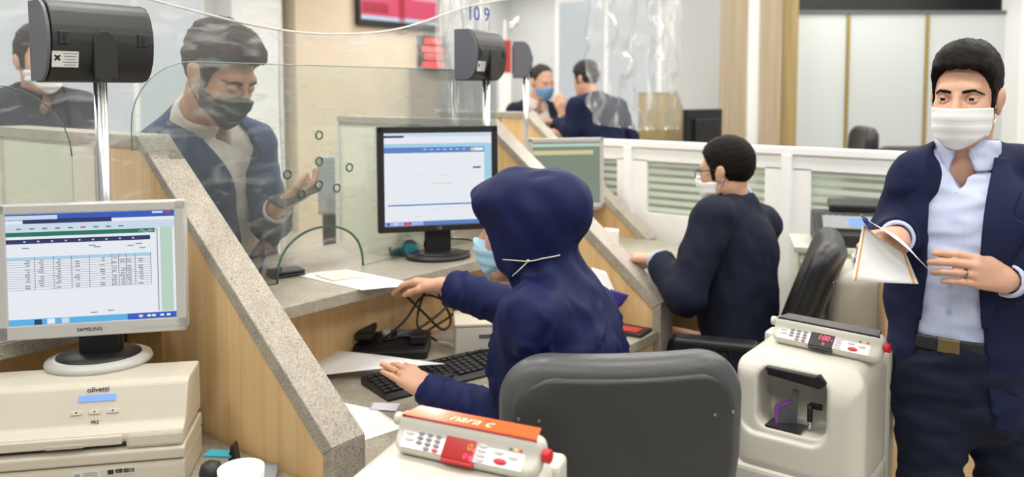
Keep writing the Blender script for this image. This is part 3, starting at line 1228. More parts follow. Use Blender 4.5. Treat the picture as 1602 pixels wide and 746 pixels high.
struct(span('floor', (-8.0, -3.0, -0.05), (4.0, 10.0, 0.0), 'floor_tile'))
struct(span('ceiling', (-8.0, -3.0, CEIL), (4.0, 10.0, CEIL + 0.05), 'ceiling_white'))
wl = struct(span('wall_left', (-8.0, -3.0, 0.0), (-7.9, 10.0, CEIL), 'wall_grey'))
struct(span('wall_back', (-8.0, 9.6, 0.0), (4.0, 9.7, CEIL), 'wall_grey'))
for lx, ly in LAMPS:
    L_ = thing('ceiling_lamp', 'flat square white ceiling lamp panel', 'lamp', (lx, ly, CEIL), group='ceiling lamps')
    box('lamp_housing', (0.98, 0.58, 0.03), (0, 0, -0.016), 'white_paint', L_, 0.004)
    box('diffuser', (0.9, 0.5, 0.006), (0, 0, -0.034), 'lamp_glow', L_)

# pillars and panels of the public hall
struct(span('wall_beige_pier', (-7.9, 5.45, 0.0), (-7.5, 7.75, CEIL), 'wall_beige'))
struct(span('wall_white_pier', (-7.9, 4.75, 0.0), (-7.6, 5.35, CEIL), 'white_paint'))
w1 = struct(span('window_1', (-7.895, 2.4, 0.9), (-7.86, 4.6, 2.9), 'white_paint'))
for i in range(3):
    span('pane', (-7.86, 2.46 + i * 0.72, 0.98), (-7.852, 3.12 + i * 0.72, 2.82), 'window_glow', w1).location -= Vector(w1.location)
w2 = struct(span('window_2', (-7.0, 9.55, 0.9), (-4.4, 9.6, 2.9), 'white_paint'))
for i in range(3):
    span('pane', (-6.93 + i * 0.84, 9.54, 0.98), (-6.16 + i * 0.84, 9.55, 2.82), 'window_glow', w2).location -= Vector(w2.location)

# wood and white columns of the rear office, frosted screen with gold strips
oc = Vector(at(1182, 143, 6.5))


def slab_r(name, px0, px1, d, z0, z1, th, m, par=None, off=0.0):
    """Upright slab across the line of sight, between two measured edges."""
    a, b = at(px0, 143, d), at(px1, 143, d)
    c = (a + b) / 2 + np.array([V_F[0], V_F[1], 0]) * off
    w_ = np.linalg.norm(b - a)
    return box(name, (w_, th, z1 - z0), (c[0], c[1], (z0 + z1) / 2), m, par, 0.004, (0, 0, YAW))


struct(slab_r('wall_wood_column', 1129, 1165, 6.5, 0, CEIL, 0.2, 'beech_pale'))
struct(slab_r('wall_white_column', 1165, 1184, 6.45, 0, CEIL, 0.2, 'white_paint'))
struct(slab_r('wall_wood_pier', 1184, 1216, 6.4, 0, CEIL, 0.2, 'beech_pale'))
struct(slab_r('wall_wood_return', 1214, 1238, 6.62, 0, CEIL, 0.3, 'olive_wood'))
struct(slab_r('wall_white_pillar', 1578, 1680, 6.9, 0, CEIL, 0.3, 'white_paint'))
struct(slab_r('wall_office', 1040, 1130, 7.4, 0, CEIL, 0.1, 'wall_grey'))
struct(slab_r('wall_office_top', 1230, 1600, 7.7, 2.25, CEIL, 0.1, 'dark_plastic'))
fs = thing('frosted_screen', 'tall frosted glass office screen with thin gold strips at the back', 'partition', at(1400, 143, 7.0) * [1, 1, 0])
for a, b in ((1229, 1321), (1327, 1444), (1450, 1570)):
    o = slab_r('frosted_pane', a, b, 7.0, 0.1, 2.21, 0.02, 'frosted_glass', fs)
    o.location -= fs.location
for a in (1324, 1447, 1573):
    o = slab_r('gold_strip', a - 2.6, a + 2.6, 7.0, 0.0, 2.23, 0.04, 'frost_gold', fs)
    o.location -= fs.location
o = slab_r('top_rail', 1228, 1576, 7.0, 2.21, 2.24, 0.05, 'grey_plastic', fs)
o.location -= fs.location
struct(slab_r('wall_screen_backing', 1225, 1580, 7.3, 0.0, 2.2, 0.05, 'white_paint'))


# ------------------------------------------------------------------ teller counter: dividers, shelves, desks
def divider(label, yn, yf, xb, xt, xr, xe, zb=0.80, zt=1.433, wing=True):
    """Sloping wooden divider with a granite coping, and the cream wing on the public side."""
    o = thing('counter_divider', label, 'partition', ((xb + xt) / 2, (yn + yf) / 2, 0), group='sloping dividers between the teller stations')
    ox, oy = o.location[0], o.location[1]
    t = 0.034
    k = (zt - zb) / (xb - xt)
    ln = math.hypot(1, k)
    dz = t * ln
    hy = (yf - yn) / 2
    P = lambda x, z: (x - ox, z)
    prism('wood_panel', [P(xr, 0.0), P(xb - t, 0.0), P(xb - t, zb - dz * 0.55), P(xt, zt - t), P(xr, zt - t)], -hy + 0.008, hy - 0.008, 'y', 'beech', o)
    prism('sloping_coping', [P(xb, zb), P(xt, zt), P(xt + 0.004, zt - t), P(xb - t, zb - dz * 0.62)], -hy, hy, 'y', 'granite', o, 0.003)
    prism('top_coping', [P(xt, zt), P(xr - 0.02, zt), P(xr - 0.02, zt - t), P(xt + 0.004, zt - t)], -hy, hy, 'y', 'granite', o, 0.003)
    prism('front_coping', [P(xb, 0.0), P(xb, zb), P(xb - t, zb - dz * 0.62), P(xb - t, 0.0)], -hy, hy, 'y', 'granite', o, 0.003)
    prism('rear_post', [P(xr, 0.0), P(xr, zt - t), P(xr - 0.045, zt - t), P(xr - 0.045, 0.0)], -hy, hy, 'y', 'granite', o, 0.002)
    if wing:
        prism('wing_panel', [P(xr - 0.045, 0.0), P(xr - 0.045, zt - t), P(xe, zt - t), P(xe, 0.0)], -hy + 0.012, hy - 0.012, 'y', 'cream_panel', o)
        prism('wing_coping', [P(xr - 0.02, zt), P(xe - 0.01, zt), P(xe - 0.01, zt - t), P(xr - 0.02, zt - t)], -hy, hy, 'y', 'granite', o, 0.003)
        prism('wing_edge', [P(xe, 0.0), P(xe, zt - t), P(xe - 0.03, zt - t), P(xe - 0.03, 0.0)], -hy, hy, 'y', 'light_plastic', o, 0.002)
    return o


D1Y, D2Y, D3Y = (1.055, 1.145), (2.515, 2.605), (3.58, 3.67)
divider('nearest sloping wood and granite counter divider beside the printer', *D1Y, -1.353, -2.150, -2.36, -3.1)
divider('sloping wood and granite counter divider behind the headscarfed clerk', *D2Y, -1.377, -2.205, -2.40, -3.14)
divider('far sloping wood divider below the thin display pole, in front of white partition', *D3Y, -2.04, -2.843, -3.02, -3.5)

ZC, ZD = 0.975, 0.700       # shelf and desk heights


def shelf(label, y0, y1, x0, x1, z, m='granite_counter', front=True):
    o = thing('counter_shelf', label, 'counter', ((x0 + x1) / 2, (y0 + y1) / 2, 0))
    w_, d_ = x1 - x0, y1 - y0
    box('stone_top', (w_, d_, 0.036), (0, 0, z - 0.018), m, o, 0.003)
    box('back_board', (0.02, d_, z - 0.036), (w_ / 2 - 0.20, 0, (z - 0.036) / 2), 'beech', o)
    if front:
        box('front_board', (0.03, d_, z - 0.036), (-w_ / 2 + 0.06, 0, (z - 0.036) / 2), 'cream_panel', o)
    return o


def desk(label, y0, y1, x0, x1, z):
    o = thing('teller_desk', label, 'desk', ((x0 + x1) / 2, (y0 + y1) / 2, 0))
    w_, d_ = x1 - x0, y1 - y0
    box('stone_top', (w_, d_, 0.036), (0, 0, z - 0.018), 'granite_counter', o, 0.003)
    box('apron', (0.02, d_, 0.10), (w_ / 2 - 0.03, 0, z - 0.086), 'beech', o)
    for sy in (-1, 1):
        box('side_board', (w_ - 0.06, 0.02, z - 0.036), (0, sy * (d_ / 2 - 0.02), (z - 0.036) / 2), 'beech', o)
    return o


shelf('grey stone customer shelf in front of the headscarfed clerk', 1.147, 2.513, -2.46, -1.83, ZC)
shelf('grey stone customer shelf behind the printer', -0.60, 1.053, -2.46, -2.065, ZC)
shelf('grey stone customer shelf of the second station', 2.607, 3.578, -3.05, -2.30, ZC)
desk('stone topped desk under the keyboard of the headscarfed clerk', 1.147, 2.513, -2.02, -1.385, ZD)
desk('stone topped desk under the printer', -0.60, 1.053, -2.16, -1.36, ZD)
desk('stone topped desk of the second clerk', 2.607, 3.578, -2.48, -1.50, 0.80)

# ------------------------------------------------------------------ glass screens and plastic film
GX = -2.075


def glass_pane(label, y0, y1, z0, z1, corner, arch=None, holes=(), zleft=None):
    """Counter glass with a rounded upper corner, a hand opening and speaking holes."""
    o = thing('counter_glass', label, 'glass screen', (GX, (y0 + y1) / 2, z0), group='glass screens on the counter')
    oy = (y0 + y1) / 2
    R = 0.17
    pts = []
    if corner == 'low':       # rounded corner at the smaller y
        pts += [(y0, (zleft or z0))]
        pts += [(y0 + R - R * math.cos(a), z1 - R + R * math.sin(a)) for a in np.linspace(0, math.pi / 2, 9)]
        pts += [(y1, z1), (y1, z0)]
    else:
        pts += [(y0, z0), (y0, z1)]
        pts += [(y1 - R + R * math.sin(a), z1 - R + R * math.cos(a)) for a in np.linspace(0, math.pi / 2, 9)]
        pts += [(y1, z0)]
    rim = []
    if arch:
        c, hw, hh = (arch[0] + arch[1]) / 2, (arch[1] - arch[0]) / 2, arch[2] - z0
        rim = [(c + hw * math.cos(a), z0 + hh * math.sin(a) ** 0.8) for a in np.linspace(0, math.pi, 25)]
        pts += rim
    if zleft:
        pts += [(y0 + 0.10, z0), (y0 + 0.10, zleft)]
    prism('pane', [(a - oy, b - z0) for a, b in pts], -0.004, 0.004, 'x', 'clear_glass', o)
    edge = [p for p in pts if p[1] > z1 - R - 0.005] if corner == 'low' else [p for p in pts if p[1] > z1 - R - 0.005]
    if corner == 'low':
        edge = [(y0, zleft or z0)] + edge[:-0 or None]
    tube('polished_edge', [(0, a - oy, b - z0) for a, b in edge if True], 0.0017, 'glass_edge_light', o, 6)
    if rim:
        tube('opening_edge', [(0, a - oy, b - z0) for a, b in rim], 0.0038, 'glass_edge', o, 6)
    for (hy, hz) in holes:
        tube('speaking_hole', [(0, hy - oy + 0.0125 * math.cos(a), hz - z0 + 0.0125 * math.sin(a)) for a in np.linspace(0, 2 * math.pi, 17)[:-1]], 0.0026, 'glass_edge', o, 6, closed=True)
    return o


glass_pane('glass screen with arched opening and speaking holes above the clerk\'s shelf', 1.005, 2.44, ZC, 1.63, 'low', (1.425, 1.755, 1.125),
           [(1.588, 1.414), (1.586, 1.332), (1.705, 1.304), (1.469, 1.300), (1.653, 1.242), (1.584, 1.259), (1.518, 1.236)], zleft=1.40)
glass_pane('glass screen with rounded corner behind the chrome display pole', -0.40, 0.86, ZC, 1.565, 'high')


def film(name, label, path, ztop, zbot, nu, nv, seed, amp=0.003, m='plastic_film'):
    """Hanging clear plastic film following a plan path; gathered and creased."""
    wv = waves(seed, 12, 0.06, 0.30)
    P = np.array(path, float)
    L = np.concatenate([[0], np.cumsum(np.linalg.norm(np.diff(P[:, :2], axis=0), axis=1))])
    def fn(u, v):
        s_ = u * L[-1]
        x, y = np.interp(s_, L, P[:, 0]), np.interp(s_, L, P[:, 1])
        zt, zb = np.interp(s_, L, [z for z in ztop]), np.interp(s_, L, [z for z in zbot])
        z = zb + (zt - zb) * v
        d = amp * (wv(np.array([[s_ * 1.2, 0.3, z * 0.5]]))[0] + 0.4 * math.sin(s_ * 40 + 3 * z))
        return (x + d * 0.9, y + d * 0.35, z)
    base = (P[:, 0].mean(), P[:, 1].mean(), min(zbot))
    o = sheet(name, lambda u, v: np.array(fn(u, v)) - base, nu, nv, m, None, 0.0006, base)
    return tag(o, label, 'plastic film', 'plastic films hung over the counter')


film('plastic_film', 'creased clear plastic film hanging in front of the blue suited customer', [(-2.100, 0.2), (-2.100, 1.48)], [2.25, 2.25], [1.10, 1.02], 60, 40, 3)
film('plastic_film', 'creased clear plastic film hung from the sagging cord above the big monitor', [(-2.105, 1.47), (-2.105, 1.72), (-2.105, 1.95), (-2.12, 2.30)], [1.735, 1.735, 1.755, 1.86], [1.0, 1.0, 1.0, 1.0], 60, 34, 5)
film('plastic_film', 'loose clear plastic film gathered between the two dark displays', [(-2.115, 2.28), (-2.15, 2.48), (-2.58, 2.62)], [2.2, 2.2, 2.3], [1.15, 1.46, 1.46], 50, 34, 7, 0.008, 'plastic_film_folds')
film('plastic_film', 'clear plastic film draped beside the man in the navy jacket', [(-2.72, 4.05), (-2.62, 4.55), (-2.55, 4.9)], [2.35, 2.4, 2.4], [1.36, 1.30, 1.30], 50, 34, 9, 0.012, 'plastic_film_folds')
rp = spline([(-2.122, 0.4, 1.92), (-2.122, 1.1, 1.79), (-2.122, 1.47, 1.737), (-2.122, 1.75, 1.738), (-2.12, 2.0, 1.775), (-2.118, 2.32, 1.872), (-2.12, 2.6, 1.93)], 6)
rb = (-2.12, 1.4, 1.73)
tag(tube('hanging_cord', [p - np.array(rb) for p in rp], 0.0038, 'rope', None, 6, loc=rb), 'pale cord holding up the plastic film between the displays', 'cord')
o = text('handwriting', '10 9', 0.075, (-2.095, 2.36, 1.845), (math.pi / 2, 0, math.pi / 2), 'ink_blue')
tag(o, 'blue handwritten digits on the plastic film above the middle display', 'writing')
o = sheet('tape', lambda u, v: (0.01 * math.sin(u * 6), (u - 0.5) * 0.07, (v - 0.5) * 0.035 + 0.03 * u), 6, 3, 'tape', None, 0.001, (-2.13, 2.62, 1.815))
tag(o, 'scrap of white tape on the plastic film beside the middle display', 'tape')


# ------------------------------------------------------------------ customer displays on poles
def display(label, x, y, z, zfoot, w=0.245, h=0.186, turn=0.0):
    o = thing('customer_display', label, 'display', (x, y, zfoot), turn, group='dark customer displays on chrome poles')
    zc = z - zfoot
    arc = [(0.018 + 0.050 * math.cos(a), h / 2 * math.sin(a)) for a in np.linspace(-math.pi / 2, math.pi / 2, 17)]
    prof = [(-0.030, -h / 2), (-0.030, h / 2)] + arc[::-1]
    hs_ = prism('housing', [(a + 0.02, b + zc) for a, b in prof], -w / 2 + 0.004, w / 2 - 0.004, 'y', 'dark_plastic', o, 0.0025)
    for sy in (-1, 1):
        prism('end_cap', [(a * 0.97 + 0.02, b * 0.97 + zc) for a, b in prof], sy * w / 2 - 0.006, sy * w / 2 + 0.001, 'y', 'grey_plastic' if sy < 0 else 'dark_plastic', o)
    box('front_window', (0.004, w - 0.03, h - 0.04), (-0.012, 0, zc), 'black_plastic', o, 0.001)
    r = 0.026
    bp = [(-r, -h / 2), (r, -h / 2), (r, 0.0)] + [(r * math.cos(a), r * math.sin(a)) for a in np.linspace(0, math.pi, 11)] + [(-r, 0.0)]
    prism('bracket', [(a, b + zc) for a, b in bp], 0.076, 0.092, 'x', 'dark_plastic', o, 0.002)
    for sy in (-1, 1):
        k = box('hanger_plate', (0.006, 0.022, 0.03), (0.088, sy * 0.088, zc + 0.006), 'dark_plastic', o, 0.002)
        cyl('keyhole', 0.0035, 0.002, (0.0032, 0, 0.003), 'black_plastic', k, (0, math.pi / 2, 0), 12)
        box('keyhole_slot', (0.002, 0.003, 0.012), (0.0032, 0, -0.005), 'black_plastic', k)
        for sz in (-1, 1):
            cyl('screw', 0.003, 0.004, (0.036, sy * 0.106, zc + sz * 0.086), 'black_plastic', o, (0, math.pi / 2, 0), 10)
        cyl('screw', 0.003, 0.004, (0.0925, sy * 0.018, zc - 0.084), 'black_plastic', o, (0, math.pi / 2, 0), 10)
    lb = box('sticker', (0.0012, 0.056, 0.036), (0.0835, -0.085, zc - 0.042), 'label_paper', o, rot=(0, 0.16, 0))
    for q in range(5):
        box('printed_line', (0.0006, 0.030 - 0.004 * (q % 3), 0.0022), (0.0008, 0.010, 0.013 - q * 0.0065), 'ink_grey', lb)
    for a in (0.8, -0.8):
        box('printed_mark', (0.0006, 0.016, 0.0045), (0.0008, -0.017, 0.003), 'ink', lb, rot=(a, 0, 0))
    cyl('pole', 0.0145, zc + 0.02, (0.058, 0, (zc + 0.02) / 2), 'chrome', o, seg=20)
    cyl('foot_flange', 0.045, 0.012, (0.058, 0, 0.006), 'chrome', o, seg=24, bev=0.003)
    return o


display('large dark display on chrome pole beside the silver monitor, sticker on its back', -2.028, 0.885, 1.664, ZD, w=0.232)
display('dark display on chrome pole behind the black framed monitor', -2.055, 2.28, 1.683, ZC, w=0.225, turn=0.22)
display('small far dark display on white pole before the far divider', -2.735, 3.37, 1.715, ZC, turn=0.70)


# ------------------------------------------------------------------ monitors
def monitor(name, label, loc, rz, w, h, bez, bm, sm, neck_h, base, tilt=0.0, logo=None, low=None, chin=0.0, logom='ink', depth=0.045, lm='ink'):
    """Flat monitor on a round foot; local -y faces the viewer. Returns (thing, screen)."""
    o = thing(name, label, 'monitor', loc, rz)
    if base[2] == 'oval':
        b1 = lathe('foot', [(base[0] * 0.98, 0), (base[0], 0.006), (base[0] * 0.97, 0.014), (base[0] * 0.80, 0.019)], base[3], o, sy=base[1])
        lathe('foot_top', [(base[0] * 0.79, 0.0185), (base[0] * 0.78, 0.0215), (base[0] * 0.3, 0.0235)], base[4], b1, sy=base[1])
    box('neck', (0.09 if base[2] == 'oval' else 0.07, 0.035, neck_h + 0.05), (0, 0.02, 0.015 + (neck_h + 0.05) / 2), 'black_plastic', o, 0.006)
    zc = neck_h + h / 2
    hd_ = box('casing', (w, depth, h), (0, 0, zc), bm, o, 0.006, (tilt, 0, 0), 3)
    box('rear_hump', (w * 0.7, 0.03, h * 0.6), (0, depth / 2 + 0.012, 0), bm, hd_, 0.01)
    sw, sh = w - 2 * bez, h - 2 * bez - chin
    zs = chin / 2
    sc = box('screen', (sw, 0.004, sh), (0, -depth / 2 - 0.0004, zs), sm, hd_)
    for nm, a, b, c, d in (('bezel', w, bez, 0, h / 2 - bez / 2), ('bezel', w, bez + chin, 0, -h / 2 + (bez + chin) / 2), ('bezel', bez, h, -w / 2 + bez / 2, 0), ('bezel', bez, h, w / 2 - bez / 2, 0)):
        box(nm, (a, 0.008, b), (c, -depth / 2 - 0.001, d), bm, hd_, 0.003)
    if logo:
        text('logo_lettering', logo[0], logo[1], (logo[2], -depth / 2 - 0.0056, -h / 2 + (bez + chin) / 2), (math.pi / 2, 0, 0), lm, hd_, 0.0003)
    return o, hd_, sw, sh, zs, depth


def quad(hd_, sw, sh, zs, depth, u0, v0, u1, v1, m, lift=0, name='screen_area'):
    """Flat patch of picture on a screen, u from the left, v from the top."""
    return box(name, ((u1 - u0) * sw, 0.0004, (v1 - v0) * sh), (((u0 + u1) / 2 - 0.5) * sw, -depth / 2 - 0.0028 - 0.0005 * lift, zs + (0.5 - (v0 + v1) / 2) * sh), m, hd_)


# printer and the monitor standing on it
PR = math.radians(49)
pw, pb = np.array([math.cos(PR), math.sin(PR), 0]), np.array([-math.sin(PR), math.cos(PR), 0])
PZ = 0.921
pc = atz(308, 563, PZ) - pw * 0.206 - pb * 0.10
pr_ = thing('passbook_printer', 'cream office printer with blue display under the silver monitor', 'printer', (pc[0], pc[1], ZD), PR)
prism('lower_case', [(-0.076, 0.002), (0.10, 0.002), (0.10, 0.064), (-0.078, 0.064), (-0.081, 0.055), (-0.081, 0.010)], -0.213, 0.213, 'x', 'printer_cream', pr_, 0.004)
prism('middle_tray', [(-0.083, 0.067), (0.10, 0.067), (0.10, 0.097), (-0.072, 0.097), (-0.084, 0.090)], -0.214, 0.214, 'x', 'printer_cream', pr_, 0.004)
box('paper_slot', (0.40, 0.16, 0.016), (0.0, 0.012, 0.103), 'black_plastic', pr_)
cov = prism('upper_cover', [(0.10, 0.108), (0.10, 0.221), (-0.006, 0.221), (-0.020, 0.214), (-0.056, 0.142), (-0.079, 0.130), (-0.081, 0.118), (-0.074, 0.108)], -0.212, 0.212, 'x', 'printer_cream', pr_, 0.005)
box('front_flap', (0.30, 0.010, 0.020), (-0.06, -0.0795, 0.117), 'printer_cream', pr_, 0.003)
box('flap_grip', (0.075, 0.012, 0.010), (-0.02, -0.081, 0.111), 'machine_drab', pr_, 0.003)
box('corner_block', (0.115, 0.06, 0.034), (0.154, -0.0525, 0.112), 'printer_cream', pr_, 0.008)
sl = math.atan2(0.072, 0.036)


def on_slope(x, t):
    """Point on the steep front of the cover, t from its top edge down."""
    return (x, -0.0205 - 0.036 * t - 0.0008, 0.214 - 0.072 * t + 0.0004)


lc = box('lcd_window', (0.074, 0.013, 0.003), on_slope(0.030, 0.30), 'lcd_blue', pr_, rot=(sl, 0, 0))
text('maker_lettering', 'olivetti', 0.016, on_slope(0.030, 0.08), (sl, 0, 0), 'ink', pr_)
for i, xx in enumerate((-0.008, 0.028, 0.064)):
    bt = box('button', (0.024, 0.009, 0.004), on_slope(xx, 0.66), 'printer_cream', pr_, 0.0015, (sl, 0, 0))
    box('button_mark', (0.003, 0.003, 0.001), (0, 0.001, 0.0024), 'ink', bt)
text('model_lettering', 'PR2', 0.010, on_slope(0.030, 0.92), (sl, 0, 0), 'ink', pr_)
st = box('asset_sticker', (0.055, 0.001, 0.018), (0.020, -0.0815, 0.045), 'label_paper', pr_)
lathe('printed_seal', [(0.006, 0), (0.006, 0.0006), (0.002, 0.0006)], 'ink_grey', st, (-0.019, -0.0006, 0), (math.pi / 2, 0, 0), 14)
for q in range(3):
    box('printed_line', (0.028, 0.0006, 0.0018), (0.006, -0.0006, 0.005 - q * 0.0045), 'ink_grey', st)
bc = box('barcode_sticker', (0.058, 0.001, 0.013), (0.088, -0.0815, 0.049), 'label_paper', pr_)
random.seed(5)
for q in range(16):
    box('bar', (0.0008 + 0.0014 * random.random(), 0.0006, 0.009), (-0.012 + q * 0.0024, -0.0006, 0.001), 'ink', bc)
box('printed_mark', (0.012, 0.0006, 0.010), (-0.022, -0.0006, 0), 'ink', bc)

mc = atz(156, 566, PZ)
m0, h0, sw, sh, zs, dp = monitor('desktop_monitor', 'silver framed monitor showing a table, standing on the printer', (mc[0], mc[1], PZ), PR + 0.04, 0.392, 0.305, 0.021, 'silver_plastic', 'scr_white', 0.070,
                                 (0.115, 0.86, 'oval', 'silver_plastic', 'black_plastic'), tilt=-0.02, logo=('SAMSUNG', 0.0115, -0.01), chin=0.012)
Q = lambda *a, **k: quad(h0, sw, sh, zs, dp, *a, **k)
Q(0, 0, 1, 0.055, 'scr_title')
Q(0, 0.012, 0.30, 0.05, 'scr_pale', 1)
Q(0.10, 0.045, 0.62, 0.085, 'scr_navy', 1)
Q(0, 0.085, 1, 0.155, 'scr_pale')
Q(0, 0.16, 0.88, 0.20, 'scr_green')
Q(0, 0.225, 0.85, 0.265, 'scr_navy')
Q(0.91, 0.15, 0.985, 0.94, 'scr_mint')
Q(0.89, 0.16, 0.895, 0.93, 'scr_line', 1)
Q(0.0, 0.385, 0.85, 0.41, 'scr_head')
for r_ in range(14):
    Q(0.0, 0.412 + r_ * 0.0205, 0.85, 0.4145 + r_ * 0.0205, 'scr_line', 1, name='table_line')
for c_ in (0.16, 0.27, 0.375, 0.48, 0.615, 0.655, 0.70, 0.755, 0.85):
    Q(c_ - 0.0015, 0.385, c_ + 0.0015, 0.68, 'scr_line', 1, name='table_line')
random.seed(9)
for c_ in (0.12, 0.20, 0.30, 0.41, 0.56, 0.63, 0.68, 0.72, 0.79):
    for r_ in range(0, 13):
        if random.random() < 0.75:
            Q(c_ - 0.018 * random.random() - 0.004, 0.418 + r_ * 0.0205, c_ + 0.012, 0.425 + r_ * 0.0205, 'scr_line', 1, name='table_entry')
for u, v in ((0.52, 0.295), (0.55, 0.31), (0.8, 0.295), (0.75, 0.31), (0.82, 0.335), (0.13, 0.30), (0.52, 0.91), (0.62, 0.90)):
    Q(u - 0.04, v, u, v + 0.008, 'scr_line', 1, name='screen_text')
for i in range(9):
    Q(0.06 + i * 0.075, 0.125, 0.09 + i * 0.075, 0.137, 'scr_line' if i != 5 else 'scr_red', 1, name='screen_text')
    Q(0.10 + i * 0.08, 0.24, 0.112 + i * 0.08, 0.252, 'scr_pale', 1, name='screen_text')
Q(0, 0.945, 1, 1, 'scr_task')
Q(0.7, 0.945, 1, 1, 'scr_title', 1)
for u in (0.17, 0.245, 0.33):
    Q(u - 0.022, 0.95, u + 0.022, 0.996, ('scr_pale', 'scr_navy', 'scr_white')[int(u * 10) % 3], 2, name='task_icon')
for u in (0.78, 0.83, 0.86, 0.91, 0.95):
    Q(u - 0.01, 0.962, u + 0.012, 0.982, 'scr_white', 2, name='task_icon')
for u, m_ in ((0.88, 'scr_pale'), (0.91, 'scr_pale'), (0.955, 'scr_red')):
    Q(u - 0.014, 0.005, u + 0.02, 0.024, m_, 2, name='window_button')
text('page_title', 'گزارشات', 0.008, (sw * 0.33, -dp / 2 - 0.0040, zs + sh * 0.32), (math.pi / 2, 0, 0), 'scr_white', h0, 0.0001)
for i in range(6):
    cyl('front_button', 0.0045, 0.003, (0.085 + i * 0.0185, -dp / 2 - 0.0055, -0.305 / 2 + 0.0165), 'silver_plastic', h0, (math.pi / 2, 0, 0), 14)

# black framed monitor on the clerk's shelf
lc_ = atz(686, 403, ZC)
LR = math.radians(53)
m1_, h1, sw, sh, zs, dp = monitor('desktop_monitor', 'black framed monitor with blue and white page on the stone shelf', (lc_[0], lc_[1], ZC), LR, 0.412, 0.358, 0.022, 'black_plastic', 'scr_white', 0.098,
                                  (0.112, 0.78, 'oval', 'black_plastic', 'black_plastic'), tilt=-0.03, logo=('LG', 0.014, 0.0), lm='ink_grey')
Q = lambda *a, **k: quad(h1, sw, sh, zs, dp, *a, **k)
Q(0, 0, 1, 0.04, 'scr_pale')
Q(0, 0.028, 0.18, 0.05, 'scr_navy', 1)
Q(0, 0.115, 0.93, 0.16, 'scr_head')
Q(0, 0.155, 0.93, 0.215, 'scr_blue', 1)
Q(0.80, 0.165, 0.92, 0.20, 'scr_white', 2)
Q(0.80, 0.165, 0.835, 0.20, 'scr_yellow', 3)
Q(0.93, 0.12, 1, 0.93, 'scr_head')
Q(0.82, 0.375, 0.895, 0.392, 'scr_navy', 1)
Q(0.03, 0.77, 0.93, 0.785, 'scr_blue', 1)
Q(0.45, 0.545, 0.63, 0.552, 'scr_yellow', 1)
for u, v in ((0.35, 0.46), (0.55, 0.46), (0.45, 0.82), (0.6, 0.82), (0.3, 0.9)):
    Q(u - 0.04, v, u + 0.03, v + 0.006, 'scr_pale', 1, name='screen_text')
for i in range(7):
    Q(0.36 + i * 0.06, 0.175, 0.39 + i * 0.06, 0.185, 'scr_pale', 2, name='screen_text')
Q(0, 0.955, 1, 1, 'scr_lav')
Q(0.35, 0.955, 1, 1, 'scr_blue', 1)
for u, m_ in ((0.03, 'scr_title'), (0.1, 'scr_pale'), (0.19, 'scr_red'), (0.225, 'scr_red')):
    Q(u - 0.015, 0.962, u + 0.015, 0.992, m_, 2, name='task_icon')
for pth in ([(-0.02, 0.03, 0.09), (-0.05, -0.02, 0.06), (-0.03, 0.05, 0.02), (0.05, 0.10, 0.006), (0.12, 0.06, 0.005)], [(0.03, 0.035, 0.06), (0.12, 0.03, 0.05), (0.155, 0.0, 0.02), (0.16, -0.06, 0.004)]):
    tube('cable', spline(pth, 6), 0.003, 'cable_black', m1_, 6)

# grey monitor of the second clerk
g_ = at(884, 262, 3.5)
m2_, h2, sw, sh, zs, dp = monitor('desktop_monitor', 'grey framed monitor with greenish screen at the second station', (g_[0], g_[1], 0.80), math.radians(52), 0.335, 0.30, 0.018, 'silver_plastic', 'scr_sage', 0.25,
                                  (0.10, 0.8, 'oval', 'silver_plastic', 'grey_plastic'), tilt=-0.03)
Q = lambda *a, **k: quad(h2, sw, sh, zs, dp, *a, **k)
Q(0, 0.02, 1, 0.07, 'scr_mint')
Q(0, 0.13, 0.9, 0.20, 'scr_yellow')
Q(0.02, 0.27, 0.85, 0.95, 'scr_sage', 1)


